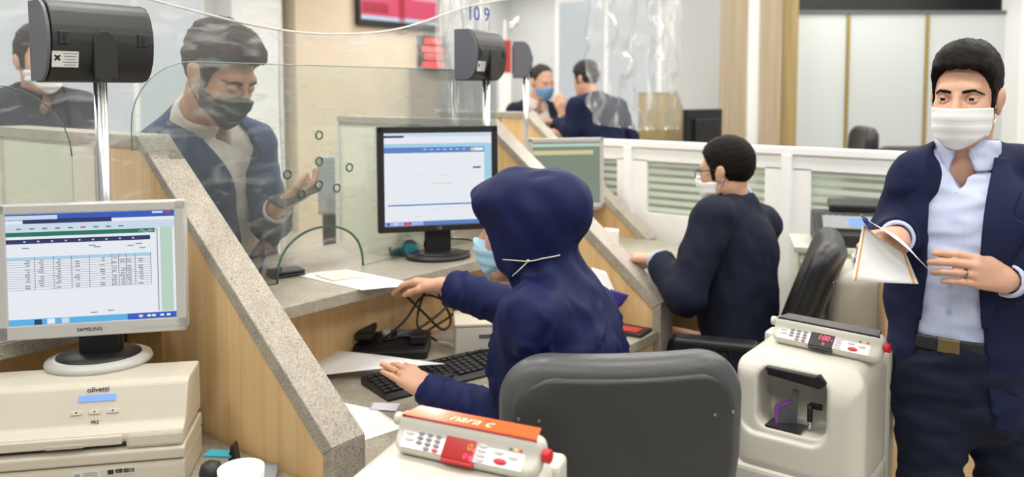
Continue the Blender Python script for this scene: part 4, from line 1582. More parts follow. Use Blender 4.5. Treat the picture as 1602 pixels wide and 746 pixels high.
# ------------------------------------------------------------------ banknote counters
def note_counter(label, x, y, rz, lit=False, lid='grey', text_lines=True, low=0.034):
    o = thing('banknote_counter', label, 'banknote counter', (x, y, 0), rz, group='floor standing banknote counters')
    f1 = union([rbox((0, 0.0, 0.805), (0.152, 0.135, 0.145), 0.044, 0.01)])

    def hood_(P):
        d = f1(P)
        X, Y, Z = P[:, 0], P[:, 1], P[:, 2]
        # rolled upper front edge
        r = 0.085
        q = np.sqrt(np.maximum(-Y - (0.135 - r), 0) ** 2 + np.maximum(Z - (0.950 - r), 0) ** 2) - r
        d = np.maximum(d, np.where((-Y > 0.135 - r) & (Z > 0.95 - r), q, -1).astype(np.float32))
        # note pocket
        ax_, az_ = np.abs(X + 0.012) - 0.052, np.abs(Z - 0.852) - 0.040
        g = np.maximum(np.sqrt(np.maximum(ax_, 0) ** 2 + np.maximum(az_, 0) ** 2) - 0.030, Y + 0.020)
        d = smax(d, -g.astype(np.float32), np.float32(0.012))
        # shallow scoop to the left of the pocket
        g2 = np.maximum(np.sqrt(np.maximum(np.abs(X + 0.03) - 0.06, 0) ** 2 + np.maximum(np.abs(Z - 0.86) - 0.05, 0) ** 2) - 0.045, Y + 0.126)
        d = smax(d, -g2.astype(np.float32), np.float32(0.008))
        return d.astype(np.float32)
    hood_.lo, hood_.hi = f1.lo, f1.hi
    soft('upper_hood', hood_, 0.0055, 'machine_cream', o)
    box('lower_base', (0.312, 0.278, 0.632), (0, 0.0, 0.370), 'machine_cream', o, 0.014, seg=3)
    box('rear_column', (0.318, 0.06, 0.905), (0.003, 0.118, 0.4995), 'machine_cream', o, 0.012, seg=3)
    box('plinth', (0.29, 0.25, 0.03), (0, 0, 0.051), 'black_plastic', o)
    prism('pocket_bar', [(-0.078, 0.928), (0.040, 0.926), (0.050, 0.932), (0.070, 0.916), (0.052, 0.898), (-0.07, 0.908)], -0.118, -0.085, 'y', 'black_plastic', o, 0.003)
    box('note_plate', (0.085, 0.055, 0.003), (-0.030, -0.095, 0.786), 'steel', o)
    cl = prism('note_clamp', [(-0.050, 0.788), (-0.002, 0.788), (0.002, 0.868), (-0.010, 0.872), (-0.018, 0.842), (-0.050, 0.826)], -0.003, 0.003, 'y', 'grey_plastic', o, rot=(0, 0, 0.55), loc=(-0.012, -0.070, 0))
    box('purple_edge', (0.006, 0.010, 0.042), (-0.050, -0.001, 0.808), 'purple', cl)
    box('purple_edge', (0.034, 0.010, 0.006), (-0.034, -0.001, 0.8355), 'purple', cl, rot=(0, -0.46, 0))
    cyl('spindle', 0.0065, 0.040, (0.022, -0.085, 0.826), 'black_plastic', o, seg=12)
    cyl('spindle_tip', 0.0045, 0.022, (0.022, -0.085, 0.797), 'chrome', o, seg=12)
    box('sensor', (0.030, 0.012, 0.014), (0.028, -0.060, 0.835), 'black_plastic', o, 0.003)
    sw_ = box('power_switch', (0.034, 0.004, 0.034), (-0.108, -0.140, 0.612), 'light_plastic', o, 0.003)
    box('rocker', (0.018, 0.004, 0.020), (0, -0.003, 0), 'grey_plastic', sw_, 0.002)
    cyl('dial', 0.036, 0.012, (0.045, -0.141, 0.585), 'black_plastic', o, (math.pi / 2, 0, 0), 24, bev=0.003)
    # tilted control panel
    pn = thing('control_panel', None, None, (0.030, 0.012, 0.986))
    pn.parent = o
    pn.rotation_euler = (0.85, 0.0, -0.10)
    pn.scale = (1, 0.80, 0.90)
    pf = union([cap((-0.118, 0.022, 0.004), (0.118, 0.022, 0.004), 0.017, None, 0.02),
                rbox((0, -0.010, -0.006), (0.136, 0.036, 0.017), 0.014, 0.02)])
    pf2 = lambda P: smax(pf(P), (np.abs(P[:, 0]) - (0.139 - 0.5 * np.clip(-0.018 - P[:, 1], 0, 1))).astype(np.float32), np.float32(0.012))
    pf2.lo, pf2.hi = pf.lo, pf.hi
    soft('panel_case', pf2, 0.0045, 'machine_cream', pn)
    zt, Y = 0.0115, lambda v: v * 0.76 + 0.002
    box('keypad_sheet', (0.225, 0.040, 0.0012), (-0.004, -0.019, zt), 'paper', pn)
    box('display_window', (0.058, 0.046, 0.004), (-0.006, -0.020, zt + 0.001), 'red_acrylic' if lid == 'orange' else 'black_plastic', pn, 0.001)
    box('display_lip', (0.058, 0.008, 0.014), (-0.006, -0.0455, zt - 0.006), 'red_plastic' if lid == 'orange' else 'dark_plastic', pn, 0.002)
    if lit:
        text('digits', '100', 0.020, (-0.002, -0.013, zt + 0.0036), (0, 0, 0), 'led_red', pn, 0.0002, shear=0.15)
        text('digits', '0', 0.012, (0.000, -0.032, zt + 0.0036), (0, 0, 0), 'led_red', pn, 0.0002, shear=0.15)
        text('digits', 'v', 0.010, (0.019, -0.016, zt + 0.0036), (0, 0, 0), 'led_red', pn, 0.0002)
    else:
        text('digits', '0', 0.013, (0.008, -0.033, zt + 0.0036), (0, 0, 0), 'led_red', pn, 0.0002, shear=0.15)
        text('digits', '0', 0.018, (0.012, -0.014, zt + 0.0036), (0, 0, 0), 'orange_edge', pn, 0.0002, shear=0.15)
        for xx, yy in ((0.020, -0.018), (0.018, -0.032), (0.019, -0.037)):
            cyl('indicator', 0.0022, 0.001, (xx, yy, zt + 0.0036), 'led_red', pn, seg=10)
    for r_ in range(3):
        for c_ in range(3):
            lathe('number_key', [(0.0058, 0), (0.0058, 0.0016), (0.004, 0.002)], 'key_grey', pn, (-0.082 + c_ * 0.0165, Y(-0.010 - r_ * 0.0125), zt + 0.0005), seg=12, sy=0.65)
    lathe('number_key', [(0.0058, 0), (0.0058, 0.0016), (0.004, 0.002)], 'key_grey', pn, (-0.0655, Y(-0.0475), zt + 0.0005), seg=12, sy=0.65)
    lathe('clear_key', [(0.0058, 0), (0.0058, 0.0016), (0.004, 0.002)], 'key_pink', pn, (-0.049, Y(-0.0475), zt + 0.0005), seg=12, sy=0.65)
    for xx, yy in ((-0.104, -0.014), (-0.102, -0.030), (0.034, -0.010), (0.034, -0.022), (0.034, -0.034), (0.034, -0.046), (0.064, -0.018), (0.090, -0.024)):
        lathe('function_key', [(0.0085, 0), (0.0085, 0.0016), (0.006, 0.002)], 'key_pale', pn, (xx, Y(yy), zt + 0.0005), seg=14, sy=0.45)
    lathe('start_key', [(0.0115, 0), (0.0115, 0.0018), (0.008, 0.0022)], 'red_plastic', pn, (0.070, Y(-0.040), zt + 0.0005), seg=16, sy=0.5)
    for xx, m_ in ((-0.092, 'green_led'), (-0.083, 'yellow_led'), (0.083, 'green_led'), (0.092, 'yellow_led'), (0.101, 'red_plastic')):
        box('lamp', (0.0055, 0.0055, 0.003), (xx, 0.004 if xx < 0 else 0.000, zt + 0.002), m_, pn)
    for sx in (-1, 1):
        cyl('end_knob', 0.0135, 0.012, (sx * 0.141, 0.004 if sx > 0 else 0.020, 0.000), 'red_plastic' if sx > 0 else 'machine_cream', pn, (0, math.pi / 2, 0), 20, bev=0.002)
    if text_lines:
        text('brand_lettering', 'SEOTECH', 0.007, (0.0, 0.0085, zt + 0.004), (-0.2, 0, 0), 'ink_grey', pn, 0.0002)
    lid_ = prism('panel_lid', [(-0.125, 0.0), (0.125, 0.0), (0.118, 0.042), (-0.112, 0.042)], -0.002, 0.002, 'z', 'orange_acrylic' if lid == 'orange' else 'dark_plastic', pn, 0.0012, loc=(0, 0.022, 0.0235), rot=(-0.66, 0, 0))
    box('lid_edge', (0.250, 0.003, 0.009), (0, 0.0, -0.003), 'red_acrylic' if lid == 'orange' else 'black_plastic', lid_)
    if lid == 'orange':
        text('lid_lettering', 'nara c', 0.032, (0.0, 0.020, 0.0024), (0, 0, 0), 'paper_cream', lid_, 0.0002, shear=0.3)
    prism('lid_bed', [(-0.118, 0.0), (0.118, 0.0), (0.112, 0.036), (-0.108, 0.036)], -0.022, -0.004, 'z', 'machine_cream', lid_, 0.003)
    box('panel_stem', (0.10, 0.03, 0.06), (0.01, 0.0, -0.045), 'machine_cream', pn, 0.006)
    for ch in o.children:
        ch.location.z -= low if ch.name.split('.')[0] not in ('lower_base', 'rear_column', 'plinth') else 0.034
    return o


nc1 = at(702, 690, 1.335)
note_counter('cream banknote counter with orange lid in front of the chair', nc1[0], nc1[1], math.radians(19), lid='orange', low=0.012)
note_counter('cream banknote counter showing red 100 beside the standing man', -0.655, 1.965, math.radians(2), lit=True, text_lines=False)
nc3 = at(1338, 380, 2.92)
note_counter('blurred cream banknote counter behind the second clerk\'s chair', nc3[0], nc3[1] + 0.05, math.radians(-60), text_lines=False)


# ------------------------------------------------------------------ office chairs
def office_chair(label, p, fwd, top, leather, shell, w=0.245, hh=0.27, arms=True, lean=0.10, sides=None):
    """Swivel chair with a padded back, shell, seat, gas column, star base and castors. p: floor point under the seat."""
    rz = math.atan2(fwd[1], fwd[0]) - math.pi / 2      # local +y is forward
    o = thing('office_chair', label, 'chair', (p[0], p[1], 0), rz, group='black swivel office chairs')
    zc = top - hh
    fr = Frame((0, -0.235, zc), (0, 1, 0), (0, -lean, 1))

    def pad(hw, hz, th, yo, rad):
        def f(P):
            Q_ = fr.loc(P)
            x, y, z = Q_[:, 0], Q_[:, 1] - np.float32(yo), Q_[:, 2]
            x = x / (1 + 0.55 * np.clip(z, -1, 0.05))
            y = y - 0.55 * x * x + 0.25 * np.clip(-z, 0, 1) ** 2 - 0.05 * z
            a = np.abs(np.stack([x, z], 1)) - np.array([hw - rad, hz - rad], np.float32)
            d2 = np.sqrt((np.maximum(a, 0) ** 2).sum(1)) + np.minimum(a.max(1), 0) - np.float32(rad)
            r = np.float32(th * 0.92)
            q = np.stack([d2 + r, np.abs(y) - th + r], 1)
            return (np.sqrt((np.maximum(q, 0) ** 2).sum(1)) + np.minimum(q.max(1), 0) - r).astype(np.float32) * np.float32(0.8)
        f.lo, f.hi = np.array([-hw - 0.08, -0.42, zc - hz - 0.1]), np.array([hw + 0.08, -0.05, zc + hz + 0.1])
        return f
    soft('back_cushion', pad(w, hh, 0.040, 0.0, 0.10), 0.008, leather, o)
    sh_ = soft('back_shell', pad(w - 0.026, hh - 0.028, 0.012, -0.038, 0.085), 0.007, shell, o)
    for sx, dx in ((-1, 0.055), (-1, 0.016), (1, 0.055), (1, 0.016)):
        x_ = sx * (w - 0.012 - dx)
        q = fr.w(x_, -0.052 + 0.55 * x_ * x_ + 0.05 * (hh - 0.11), hh - 0.11)
        cyl('screw', 0.0034, 0.004, q, 'steel', sh_, (math.pi / 2, 0, 0), 10)
    ss = union([rbox((0, 0, 0), (0.24, 0.24, 0.045), 0.04)])
    soft('seat', ss, 0.012, leather, o, loc=(0, 0.02, 0.445))
    box('back_bar', (0.07, 0.02, 0.30), (0, -0.255, 0.50), 'black_plastic', o, 0.006, (-0.1, 0, 0))
    box('seat_plate', (0.20, 0.50, 0.03), (0, -0.04, 0.385), 'black_plastic', o, 0.006)
    cyl('gas_column', 0.028, 0.30, (0, 0, 0.235), 'black_plastic', o, seg=16)
    for i in range(5):
        a = i * 2 * math.pi / 5 + 0.3
        d = np.array([math.cos(a), math.sin(a), 0])
        b = tube('base_spoke', [d * 0.02 + UPZ * 0.10, d * 0.16 + UPZ * 0.088, d * 0.30 + UPZ * 0.07], [0.026, 0.022, 0.016], 'black_plastic', o, 8)
        cyl('castor', 0.028, 0.04, tuple(d * 0.30 + UPZ * 0.029), 'black_plastic', b, (math.pi / 2, 0, a + math.pi / 2), 14)
    if arms:
        for sx in (-1, 1):
            ar = box('armrest', (0.075, 0.27, 0.03), (sx * 0.285, 0.03, 0.725), 'black_plastic', o, 0.014, seg=3)
            tube('arm_bracket', spline([(0, -0.02, -0.01), (0, -0.03, -0.15), (-sx * 0.03, -0.03, -0.29), (-sx * 0.12, -0.03, -0.31)], 5), 0.018, 'black_plastic', ar, 8)
            cyl('arm_bolt', 0.012, 0.006, (sx * 0.021, -0.03, -0.16), 'chrome', ar, (0, math.pi / 2, 0), 12)
    return o


UPZ = np.array([0, 0, 1.0])
c1f = hd(5)
cb = at(975, 650, 1.62)
office_chair('dark grey office chair with screwed back shell behind the headscarfed woman', cb + c1f * 0.235, c1f, 1.032, 'chair_leather', 'chair_shell', w=0.240, hh=0.27, arms=False)
c2f = hd(70)
c2 = at(1166, 560, 2.92) + hd(50) * 0.02 - V_R * 0.02
office_chair('black leather office chair of the man with glasses', c2, c2f, 1.07, 'black_leather', 'black_leather', w=0.24, hh=0.30, lean=0.42)
cq = at(1296, 250, 5.6)
office_chair('black office chair seen over the white partition before the frosted screen', cq, hd(82), 1.31, 'black_leather', 'black_leather', hh=0.30)
cq = at(1388, 250, 5.9)
office_chair('low black office chair back just showing over the white partition', cq, hd(10), 1.17, 'black_leather', 'black_leather', hh=0.26, arms=False)

# ------------------------------------------------------------------ low white partition with striped panes
lp = thing('low_partition', 'low white partition with striped frosted panes behind the second clerk', 'partition', (-0.6, 3.76, 0))
PX0, PX1 = -2.60, 1.30
box('top_rail', (PX1 - PX0, 0.07, 0.035), ((PX0 + PX1) / 2 + 0.6, 0, 1.272), 'white_paint', lp, 0.004)
posts = [-2.60, -2.25, -1.385, -0.52, 0.345, 1.21]
for xx in posts:
    box('post', (0.05, 0.075, 1.255), (xx + 0.6, -0.003, 0.6275), 'white_paint', lp, 0.004)
for a, b in zip(posts[:-1], posts[1:]):
    a, b = a + 0.025, b - 0.025
    mx, w_ = (a + b) / 2 + 0.6, b - a
    box('lower_board', (w_, 0.04, 0.90), (mx, 0, 0.46), 'white_paint', lp)
    box('upper_board', (w_, 0.04, 0.07), (mx, 0, 1.22), 'white_paint', lp)
    sd_ = 0.085 if w_ > 0.5 else 0.05
    for q in (a + sd_ / 2, b - sd_ / 2):
        box('side_board', (sd_, 0.04, 0.28), (q + 0.6, 0, 1.05), 'white_paint', lp)
    iw = w_ - 2 * sd_
    pn = box('glass_pane', (iw, 0.006, 0.28), (mx, 0.004, 1.05), 'clear_stripe', lp)
    for r_ in range(7):
        box('frosted_stripe', (iw, 0.003, 0.022), (0, -0.0047, -0.12 + r_ * 0.040), 'frosted_glass', pn)

# ------------------------------------------------------------------ things on the clerk's shelf and desk
def paper(name, label, c, m='paper', th=0.0006, bend=0.0, n=10, cat='paper', group=None, edge=None):
    """Sheet of paper through four corners, arched by bend."""
    c = [np.array(p, float) for p in c]
    base = np.array([np.mean([p[0] for p in c]), np.mean([p[1] for p in c]), min(p[2] for p in c)])
    nrm = unit(np.cross(c[1] - c[0], c[3] - c[0]))
    if nrm[2] < 0:
        nrm = -nrm
    def fn(u, v):
        p = c[0] * (1 - u) * (1 - v) + c[1] * u * (1 - v) + c[2] * u * v + c[3] * (1 - u) * v
        return p + nrm * bend * math.sin(math.pi * u) * (0.6 + 0.4 * v) - base
    o = sheet(name, fn, n, n, m, None, th, base)
    tag(o, label, cat, group)
    if edge:
        for (u0, u1, mm) in edge:
            sheet('coloured_strip', lambda u, v: fn(u0 + (u1 - u0) * u, v) + np.array(edge_n) * 0.0008, 2, n, mm, o, 0.0004)
    return o


zt = ZC + 0.001
paper('document', 'white form under the clerk\'s far hand on the stone shelf', [atz(462, 430, zt), atz(542, 421, zt), atz(668, 447, zt), atz(566, 454, zt)], 'paper', bend=0.003)
paper('document', 'cream slip lying on the white form by the glass opening', [atz(492, 430, zt + 0.004), atz(546, 424, zt + 0.004), atz(575, 433, zt + 0.004), atz(520, 439, zt + 0.004)], 'paper_cream', bend=0.001)
zd = ZD + 0.001
paper('document', 'white sheet held under the clerk\'s near hand beside the keyboard', [atz(486, 546, zd + 0.02), atz(600, 556, zd + 0.05), atz(697, 569, zd + 0.045), atz(478, 590, zd + 0.012)], 'paper', bend=0.004)
paper('document', 'white papers on the desk against the granite divider', [atz(530, 628, zd), atz(588, 640, zd), atz(634, 668, zd), atz(560, 692, zd)], 'paper')
paper('document', 'small pale card on the desk near the orange lidded counter', [atz(583, 629, zd + 0.002), atz(626, 631, zd + 0.002), atz(620, 643, zd + 0.002), atz(578, 640, zd + 0.002)], 'paper_bluish')
paper('document', 'long white strip of paper lying behind the keyboard', [atz(682, 534, zd), atz(700, 534, zd), atz(762, 552, zd), atz(744, 556, zd)], 'paper_bluish')
paper('document', 'pale blue sheet on the desk under the clerk\'s sleeve', [atz(712, 610, zd), atz(760, 602, zd), atz(775, 625, zd), atz(735, 635, zd)], 'paper_bluish')

# keyboard
ka, kb_ = atz(571, 600, ZD), atz(757, 556, ZD)
kd = unit(kb_ - ka)
kn_ = np.array([-kd[1], kd[0], 0])
kc = (ka + kb_) / 2 - kn_ * 0.085
kb = thing('keyboard', 'black computer keyboard under the clerk\'s near hand', 'keyboard', (kc[0], kc[1], ZD), math.atan2(kd[1], kd[0]))
prism('case', [(-0.085, 0.002), (0.085, 0.002), (0.085, 0.026), (0.06, 0.028), (-0.06, 0.014), (-0.085, 0.008)], -0.222, 0.222, 'x', 'black_plastic', kb, 0.003)
key_me = None
for r_ in range(6):
    for c_ in range(15 + 4):
        if r_ == 0 and 4 <= c_ <= 10:
            if c_ == 4:
                k = box('space_bar', (0.125, 0.014, 0.006), (-0.210 + 7 * 0.0222, -0.050, 0.0200), 'black_plastic', kb, 0.002, (0.117, 0, 0))
            continue
        y_ = -0.050 + r_ * 0.0195 + (0.004 if r_ == 5 else 0)
        x_ = -0.208 + c_ * 0.0222 + (0.008 if c_ > 14 else 0)
        if key_me is None:
            k = box('key', (0.0185, 0.0155, 0.006), (x_, y_, 0.0245 + 0.117 * (y_ + 0.0)), 'black_plastic', kb, 0.002, (0.117, 0, 0))
            key_me = k.data
        else:
            link('key', key_me, None, kb, (x_, y_, 0.0245 + 0.117 * y_), (0.117, 0, 0))
cyl('status_lamp', 0.0025, 0.002, (0.155, 0.070, 0.030), 'yellow_led', kb, seg=8)

# card reader and cables under the shelf
pr0 = atz(614, 552, ZD)
rd = thing('desk_telephone', 'black desk telephone base below the stone shelf', 'telephone', (pr0[0], pr0[1], ZD), math.radians(40))
prism('base_case', [(-0.07, 0.002), (0.075, 0.002), (0.075, 0.055), (0.03, 0.06), (-0.07, 0.028)], -0.12, 0.12, 'x', 'black_plastic', rd, 0.006)
prism('handset', [(-0.045, 0.05), (0.055, 0.068), (0.055, 0.098), (0.0, 0.085), (-0.045, 0.078)], -0.115, -0.055, 'x', 'black_plastic', rd, 0.010)
box('paper_window', (0.07, 0.05, 0.003), (0.05, 0.02, 0.061), 'grey_plastic', rd, rot=(0.15, 0, 0))
cyl('jog_knob', 0.014, 0.020, (-0.02, 0.01, 0.062), 'silver_plastic', rd, (0.3, 0, 0), 18, bev=0.003)
box('screen_block', (0.05, 0.05, 0.03), (0.085, -0.02, 0.055), 'black_plastic', rd, 0.005)
for i, pth in enumerate(([(-1.98, 1.70, 0.72), (-1.93, 1.80, 0.80), (-1.98, 1.95, 0.85), (-1.94, 2.05, 0.78), (-1.98, 1.95, 0.72), (-1.90, 1.85, 0.712)],
                         [(-2.0, 1.80, 0.93), (-1.93, 1.88, 0.82), (-1.91, 1.96, 0.74), (-1.95, 2.04, 0.76), (-1.97, 1.96, 0.88), (-1.93, 1.86, 0.78), (-1.90, 1.92, 0.712)],
                         [(-2.0, 2.10, 0.93), (-1.92, 2.02, 0.84), (-1.90, 1.90, 0.79), (-1.92, 1.80, 0.76), (-1.97, 1.72, 0.745)])):
    b0 = (pth[0][0], pth[0][1], ZD)
    tag(tube('cable', [p - np.array(b0) for p in spline(pth, 8)], 0.0042, 'cable_black', None, 8, loc=b0), ('black cable looping under the stone shelf near the telephone', 'tangled black cable hanging behind the cream box', 'long black cable running along under the stone shelf')[i], 'cable', 'black cables under the shelf')
cbx = atz(752, 556, ZD)
bx = thing('cash_box', 'cream box under the stone shelf behind the clerk\'s sleeve', 'box', (cbx[0], cbx[1] + 0.06, ZD), math.radians(45))
box('case', (0.25, 0.16, 0.105), (0, 0, 0.0535), 'light_plastic', bx, 0.006)
box('lid', (0.254, 0.164, 0.012), (0, 0, 0.110), 'printer_cream', bx, 0.004)
box('handle_slot', (0.06, 0.004, 0.012), (-0.02, -0.081, 0.075), 'grey_plastic', bx, 0.002)

tl = atz(632, 400, ZC)
td = thing('tape_dispenser', 'small teal tape dispenser on the shelf beside the black monitor', 'tape dispenser', (tl[0], tl[1], ZC), math.radians(35))
prism('body', [(-0.05, 0.002), (0.05, 0.002), (0.05, 0.03), (0.035, 0.05), (0.012, 0.05), (-0.012, 0.028), (-0.05, 0.022)], -0.014, 0.014, 'y', 'teal_plastic', td, 0.004)
cyl('tape_roll', 0.022, 0.022, (0.022, 0, 0.036), 'grey_plastic', td, (math.pi / 2, 0, 0), 20)
box('cutter', (0.004, 0.024, 0.012), (-0.05, 0, 0.026), 'steel', td)
box('grey_window', (0.05, 0.03, 0.012), (-0.012, 0, 0.012), 'grey_plastic', td, 0.003)

bp_ = at(404, 413, 2.50)
pe = thing('pen', 'violet blue pen leaning behind the granite divider', 'pen', (bp_[0], bp_[1], ZC), 0.3)
tube('barrel', [(0, 0, 0.0), (0.01, 0.01, 0.06)], 0.0055, 'blue_pen', pe, 8)
tube('pen_cap', [(0.01, 0.01, 0.06), (0.016, 0.016, 0.085)], 0.0065, 'indigo', pe, 8)
wl_ = at(468, 425, 2.50)
wa = thing('wallet', 'black leather wallet lying on the shelf behind the glass opening', 'wallet', (-2.15, wl_[1], ZC), math.radians(75))
box('flap', (0.10, 0.075, 0.008), (0, 0, 0.016), 'black_leather', wa, 0.003)
box('back_flap', (0.10, 0.075, 0.009), (0, 0, 0.006), 'black_leather', wa, 0.003)

# items by the second divider
tr0 = aty(1000, 520, 2.46)
ct = thing('card_tray', 'dark tray with red card on the desk end against the divider', 'tray', (-1.47, 2.44, ZD), 0.1)
box('tray_base', (0.15, 0.10, 0.012), (0, 0, 0.007), 'dark_plastic', ct, 0.003)
box('red_card', (0.09, 0.055, 0.003), (0.01, -0.01, 0.0147), 'red_cloth', ct)
pz = aty(972, 462, 2.495)
paper('folder', 'indigo folder corner standing against the wooden divider', [aty(955, 452, 2.47), aty(984, 462, 2.49), aty(972, 478, 2.49), aty(950, 490, 2.45)], 'indigo', th=0.004, cat='folder')
paper('document', 'white sheet standing behind the clerk\'s shoulder against the divider', [aty(925, 418, 2.46), aty(948, 425, 2.48), aty(968, 470, 2.48), aty(945, 490, 2.44)], 'paper')
paper('document', 'white paper standing on the second clerk\'s desk beside the far divider', [at(945, 356, 3.45), at(968, 358, 3.45), at(968, 419, 3.45), at(950, 419, 3.45)], 'paper')
k2 = at(985, 408, 3.05)
kk = thing('keyboard', 'black keyboard under the second clerk\'s hand', 'keyboard', (-1.78, 2.90, 0.80), math.radians(97))
prism('case', [(-0.08, 0.002), (0.08, 0.002), (0.08, 0.022), (-0.08, 0.012)], -0.2, 0.2, 'x', 'black_plastic', kk, 0.003)
for r_ in range(4):
    box('key_row', (0.38, 0.022, 0.006), (0, -0.055 + r_ * 0.035, 0.0215 + (-0.055 + r_ * 0.035) * 0.06), 'dark_plastic', kk, 0.002)

# ------------------------------------------------------------------ things by the printer
cp = atz(377, 733, 0.79)
cu = thing('cup', 'white cup on the desk at the foot of the nearest divider', 'cup', (cp[0], cp[1], ZD))
lathe('bowl', [(0.030, 0.002), (0.036, 0.006), (0.044, 0.06), (0.0455, 0.092), (0.0440, 0.092), (0.0420, 0.06), (0.030, 0.012), (0.001, 0.010)], 'mask_white', cu)
tube('cup_handle', spline([(0.043, 0, 0.075), (0.066, 0, 0.07), (0.066, 0, 0.035), (0.042, 0, 0.028)], 5), 0.004, 'black_plastic', cu, 8)
wbp = at(330, 735, 1.66)
wb = thing('hand_stamp', 'small black desk gadget with silver label between printer and cup', 'gadget', (wbp[0], wbp[1], ZD), PR)
box('stand', (0.036, 0.036, 0.05), (0, 0, 0.026), 'black_plastic', wb, 0.004)
lathe('dome_head', [(0.018, 0.05), (0.0235, 0.058), (0.0235, 0.075), (0.019, 0.090), (0.008, 0.096)], 'dark_plastic', wb, seg=20)
box('silver_label', (0.018, 0.002, 0.014), (0, -0.0185, 0.036), 'silver_plastic', wb)
cq = at(366, 718, 1.74)
cl_ = thing('binder_clip', 'black binder clip with blue strip behind the white cup', 'clip', (cq[0], cq[1], ZD), 0.6)
prism('clip_body', [(-0.02, 0.002), (0.02, 0.002), (0.004, 0.10), (-0.002, 0.10)], -0.012, 0.012, 'y', 'black_plastic', cl_, 0.002)
box('blue_strip', (0.06, 0.03, 0.006), (-0.03, 0, 0.075), 'teal_plastic', cl_, 0.002)
fp = atz(432, 742, ZD + 0.02)
paper('folder', 'grey folder lying on the desk beside the white cup', [atz(405, 728, ZD + 0.015), atz(436, 728, ZD + 0.015), atz(426, 775, ZD + 0.015), atz(380, 775, ZD + 0.015)], 'ink_grey', th=0.012, cat='folder')

# ------------------------------------------------------------------ behind the standing man
fx = at(1332, 360, 3.33)
fm = thing('fax_machine', 'black and silver fax machine with blue display on the side cabinet', 'fax machine', (fx[0], fx[1], 0.93), math.radians(24))
prism('base_case', [(-0.12, 0.002), (0.12, 0.002), (0.12, 0.12), (0.0, 0.125), (-0.12, 0.05)], -0.15, 0.15, 'x', 'black_plastic', fm, 0.008)
box('keypad_face', (0.24, 0.010, 0.075), (0, -0.066, 0.092), 'ink_grey', fm, 0.003, (-0.98, 0, 0))
box('blue_screen', (0.08, 0.006, 0.045), (0.02, -0.070, 0.096), 'lcd_blue', fm, 0.002, (-0.98, 0, 0))
for i in range(3):
    for j in range(3):
        box('key', (0.014, 0.008, 0.010), (-0.10 + i * 0.024, -0.085 + j * 0.026, 0.078 + j * 0.017), 'key_grey', fm, 0.002, (-0.98, 0, 0))
box('paper_lid', (0.25, 0.10, 0.035), (0.04, 0.07, 0.145), 'dark_plastic', fm, 0.008, (0.2, 0, 0))
cbp = at(1336, 430, 3.36)
cab = thing('side_cabinet', 'pale wooden side cabinet under the fax machine', 'cabinet', (cbp[0], cbp[1], 0), math.radians(24))
box('carcass', (0.46, 0.28, 0.90), (0.0, 0, 0.455), 'cream_panel', cab, 0.004)
box('top_board', (0.50, 0.32, 0.024), (0.0, 0, 0.917), 'machine_cream', cab, 0.003)
for sx in (-1, 1):
    dr = box('door', (0.22, 0.018, 0.84), (sx * 0.115, -0.148, 0.45), 'cream_panel', cab, 0.003)
    box('handle', (0.012, 0.016, 0.10), (-sx * 0.08, -0.014, 0.1), 'steel', dr, 0.003)
wp = at(1400, 500, 2.62)
wc = thing('wooden_pedestal', 'beech pedestal cabinet behind the standing man\'s arm', 'cabinet', (wp[0] + 0.08, wp[1] + 0.12, 0), math.radians(20))
box('carcass', (0.30, 0.34, 0.92), (0, 0, 0.462), 'beech', wc, 0.004)
for i in range(3):
    dr = box('drawer', (0.28, 0.014, 0.27), (0, -0.177, 0.16 + i * 0.29), 'beech', wc, 0.003)
    box('handle', (0.09, 0.014, 0.012), (0, -0.013, 0.06), 'steel', dr, 0.003)
lb = at(1530, 690, 2.95)
for i, (lab, z_, dz) in enumerate((('lower pale metal drawer unit on the floor behind the standing man', 0.0, 0.20), ('upper pale metal drawer unit behind the standing man\'s legs', 0.225, 0.36))):
    u_ = thing('drawer_unit', lab, 'drawer unit', (lb[0] + 0.02, lb[1] + 0.16, z_), math.radians(30), group='pale drawer units behind the standing man')
    box('carcass', (0.46, 0.36, dz), (0, 0, dz / 2 + 0.002), 'light_plastic', u_, 0.008)
    box('drawer_front', (0.42, 0.012, dz - 0.05), (0, -0.183, dz / 2), 'machine_cream', u_, 0.004)
    box('handle', (0.12, 0.012, 0.014), (0, -0.194, dz * 0.66), 'grey_plastic', u_, 0.003)
    if i == 0:
        box('dark_gap', (0.44, 0.32, 0.022), (0, 0, dz + 0.012), 'black_plastic', u_)

# ------------------------------------------------------------------ papers and pen in the standing man's hand
Dm = 1.655
e_n = -V_F
edge_n = tuple(e_n)
paper('document', 'curling white sheet with orange margins in the standing man\'s hand', [at(1350, 350, Dm + 0.03), at(1418, 398, Dm + 0.10), at(1437, 444, Dm + 0.06), at(1333, 439, Dm - 0.02)], 'paper', bend=-0.012,
      edge=((0.04, 0.075, 'orange_edge'), (0.93, 0.955, 'orange_edge')))
paper('document', 'upper white sheet seen nearly edge on in the standing man\'s hand', [at(1345, 337, Dm + 0.01), at(1456, 424, Dm + 0.04), at(1432, 402, Dm + 0.20), at(1375, 356, Dm + 0.16)], 'paper', bend=0.012)
pp = at(1354, 345, Dm + 0.02)
pn_ = thing('pen', 'blue ballpoint pen held with the papers by the standing man', 'pen', pp)
tube('barrel', [at(1362, 356, Dm + 0.05) - pp, at(1353, 343, Dm + 0.01) - pp], 0.0050, 'blue_pen', pn_, 8)
tube('tip', [at(1353, 343, Dm + 0.01) - pp, at(1347, 335, Dm - 0.01) - pp], [0.0045, 0.001], 'steel', pn_, 8)

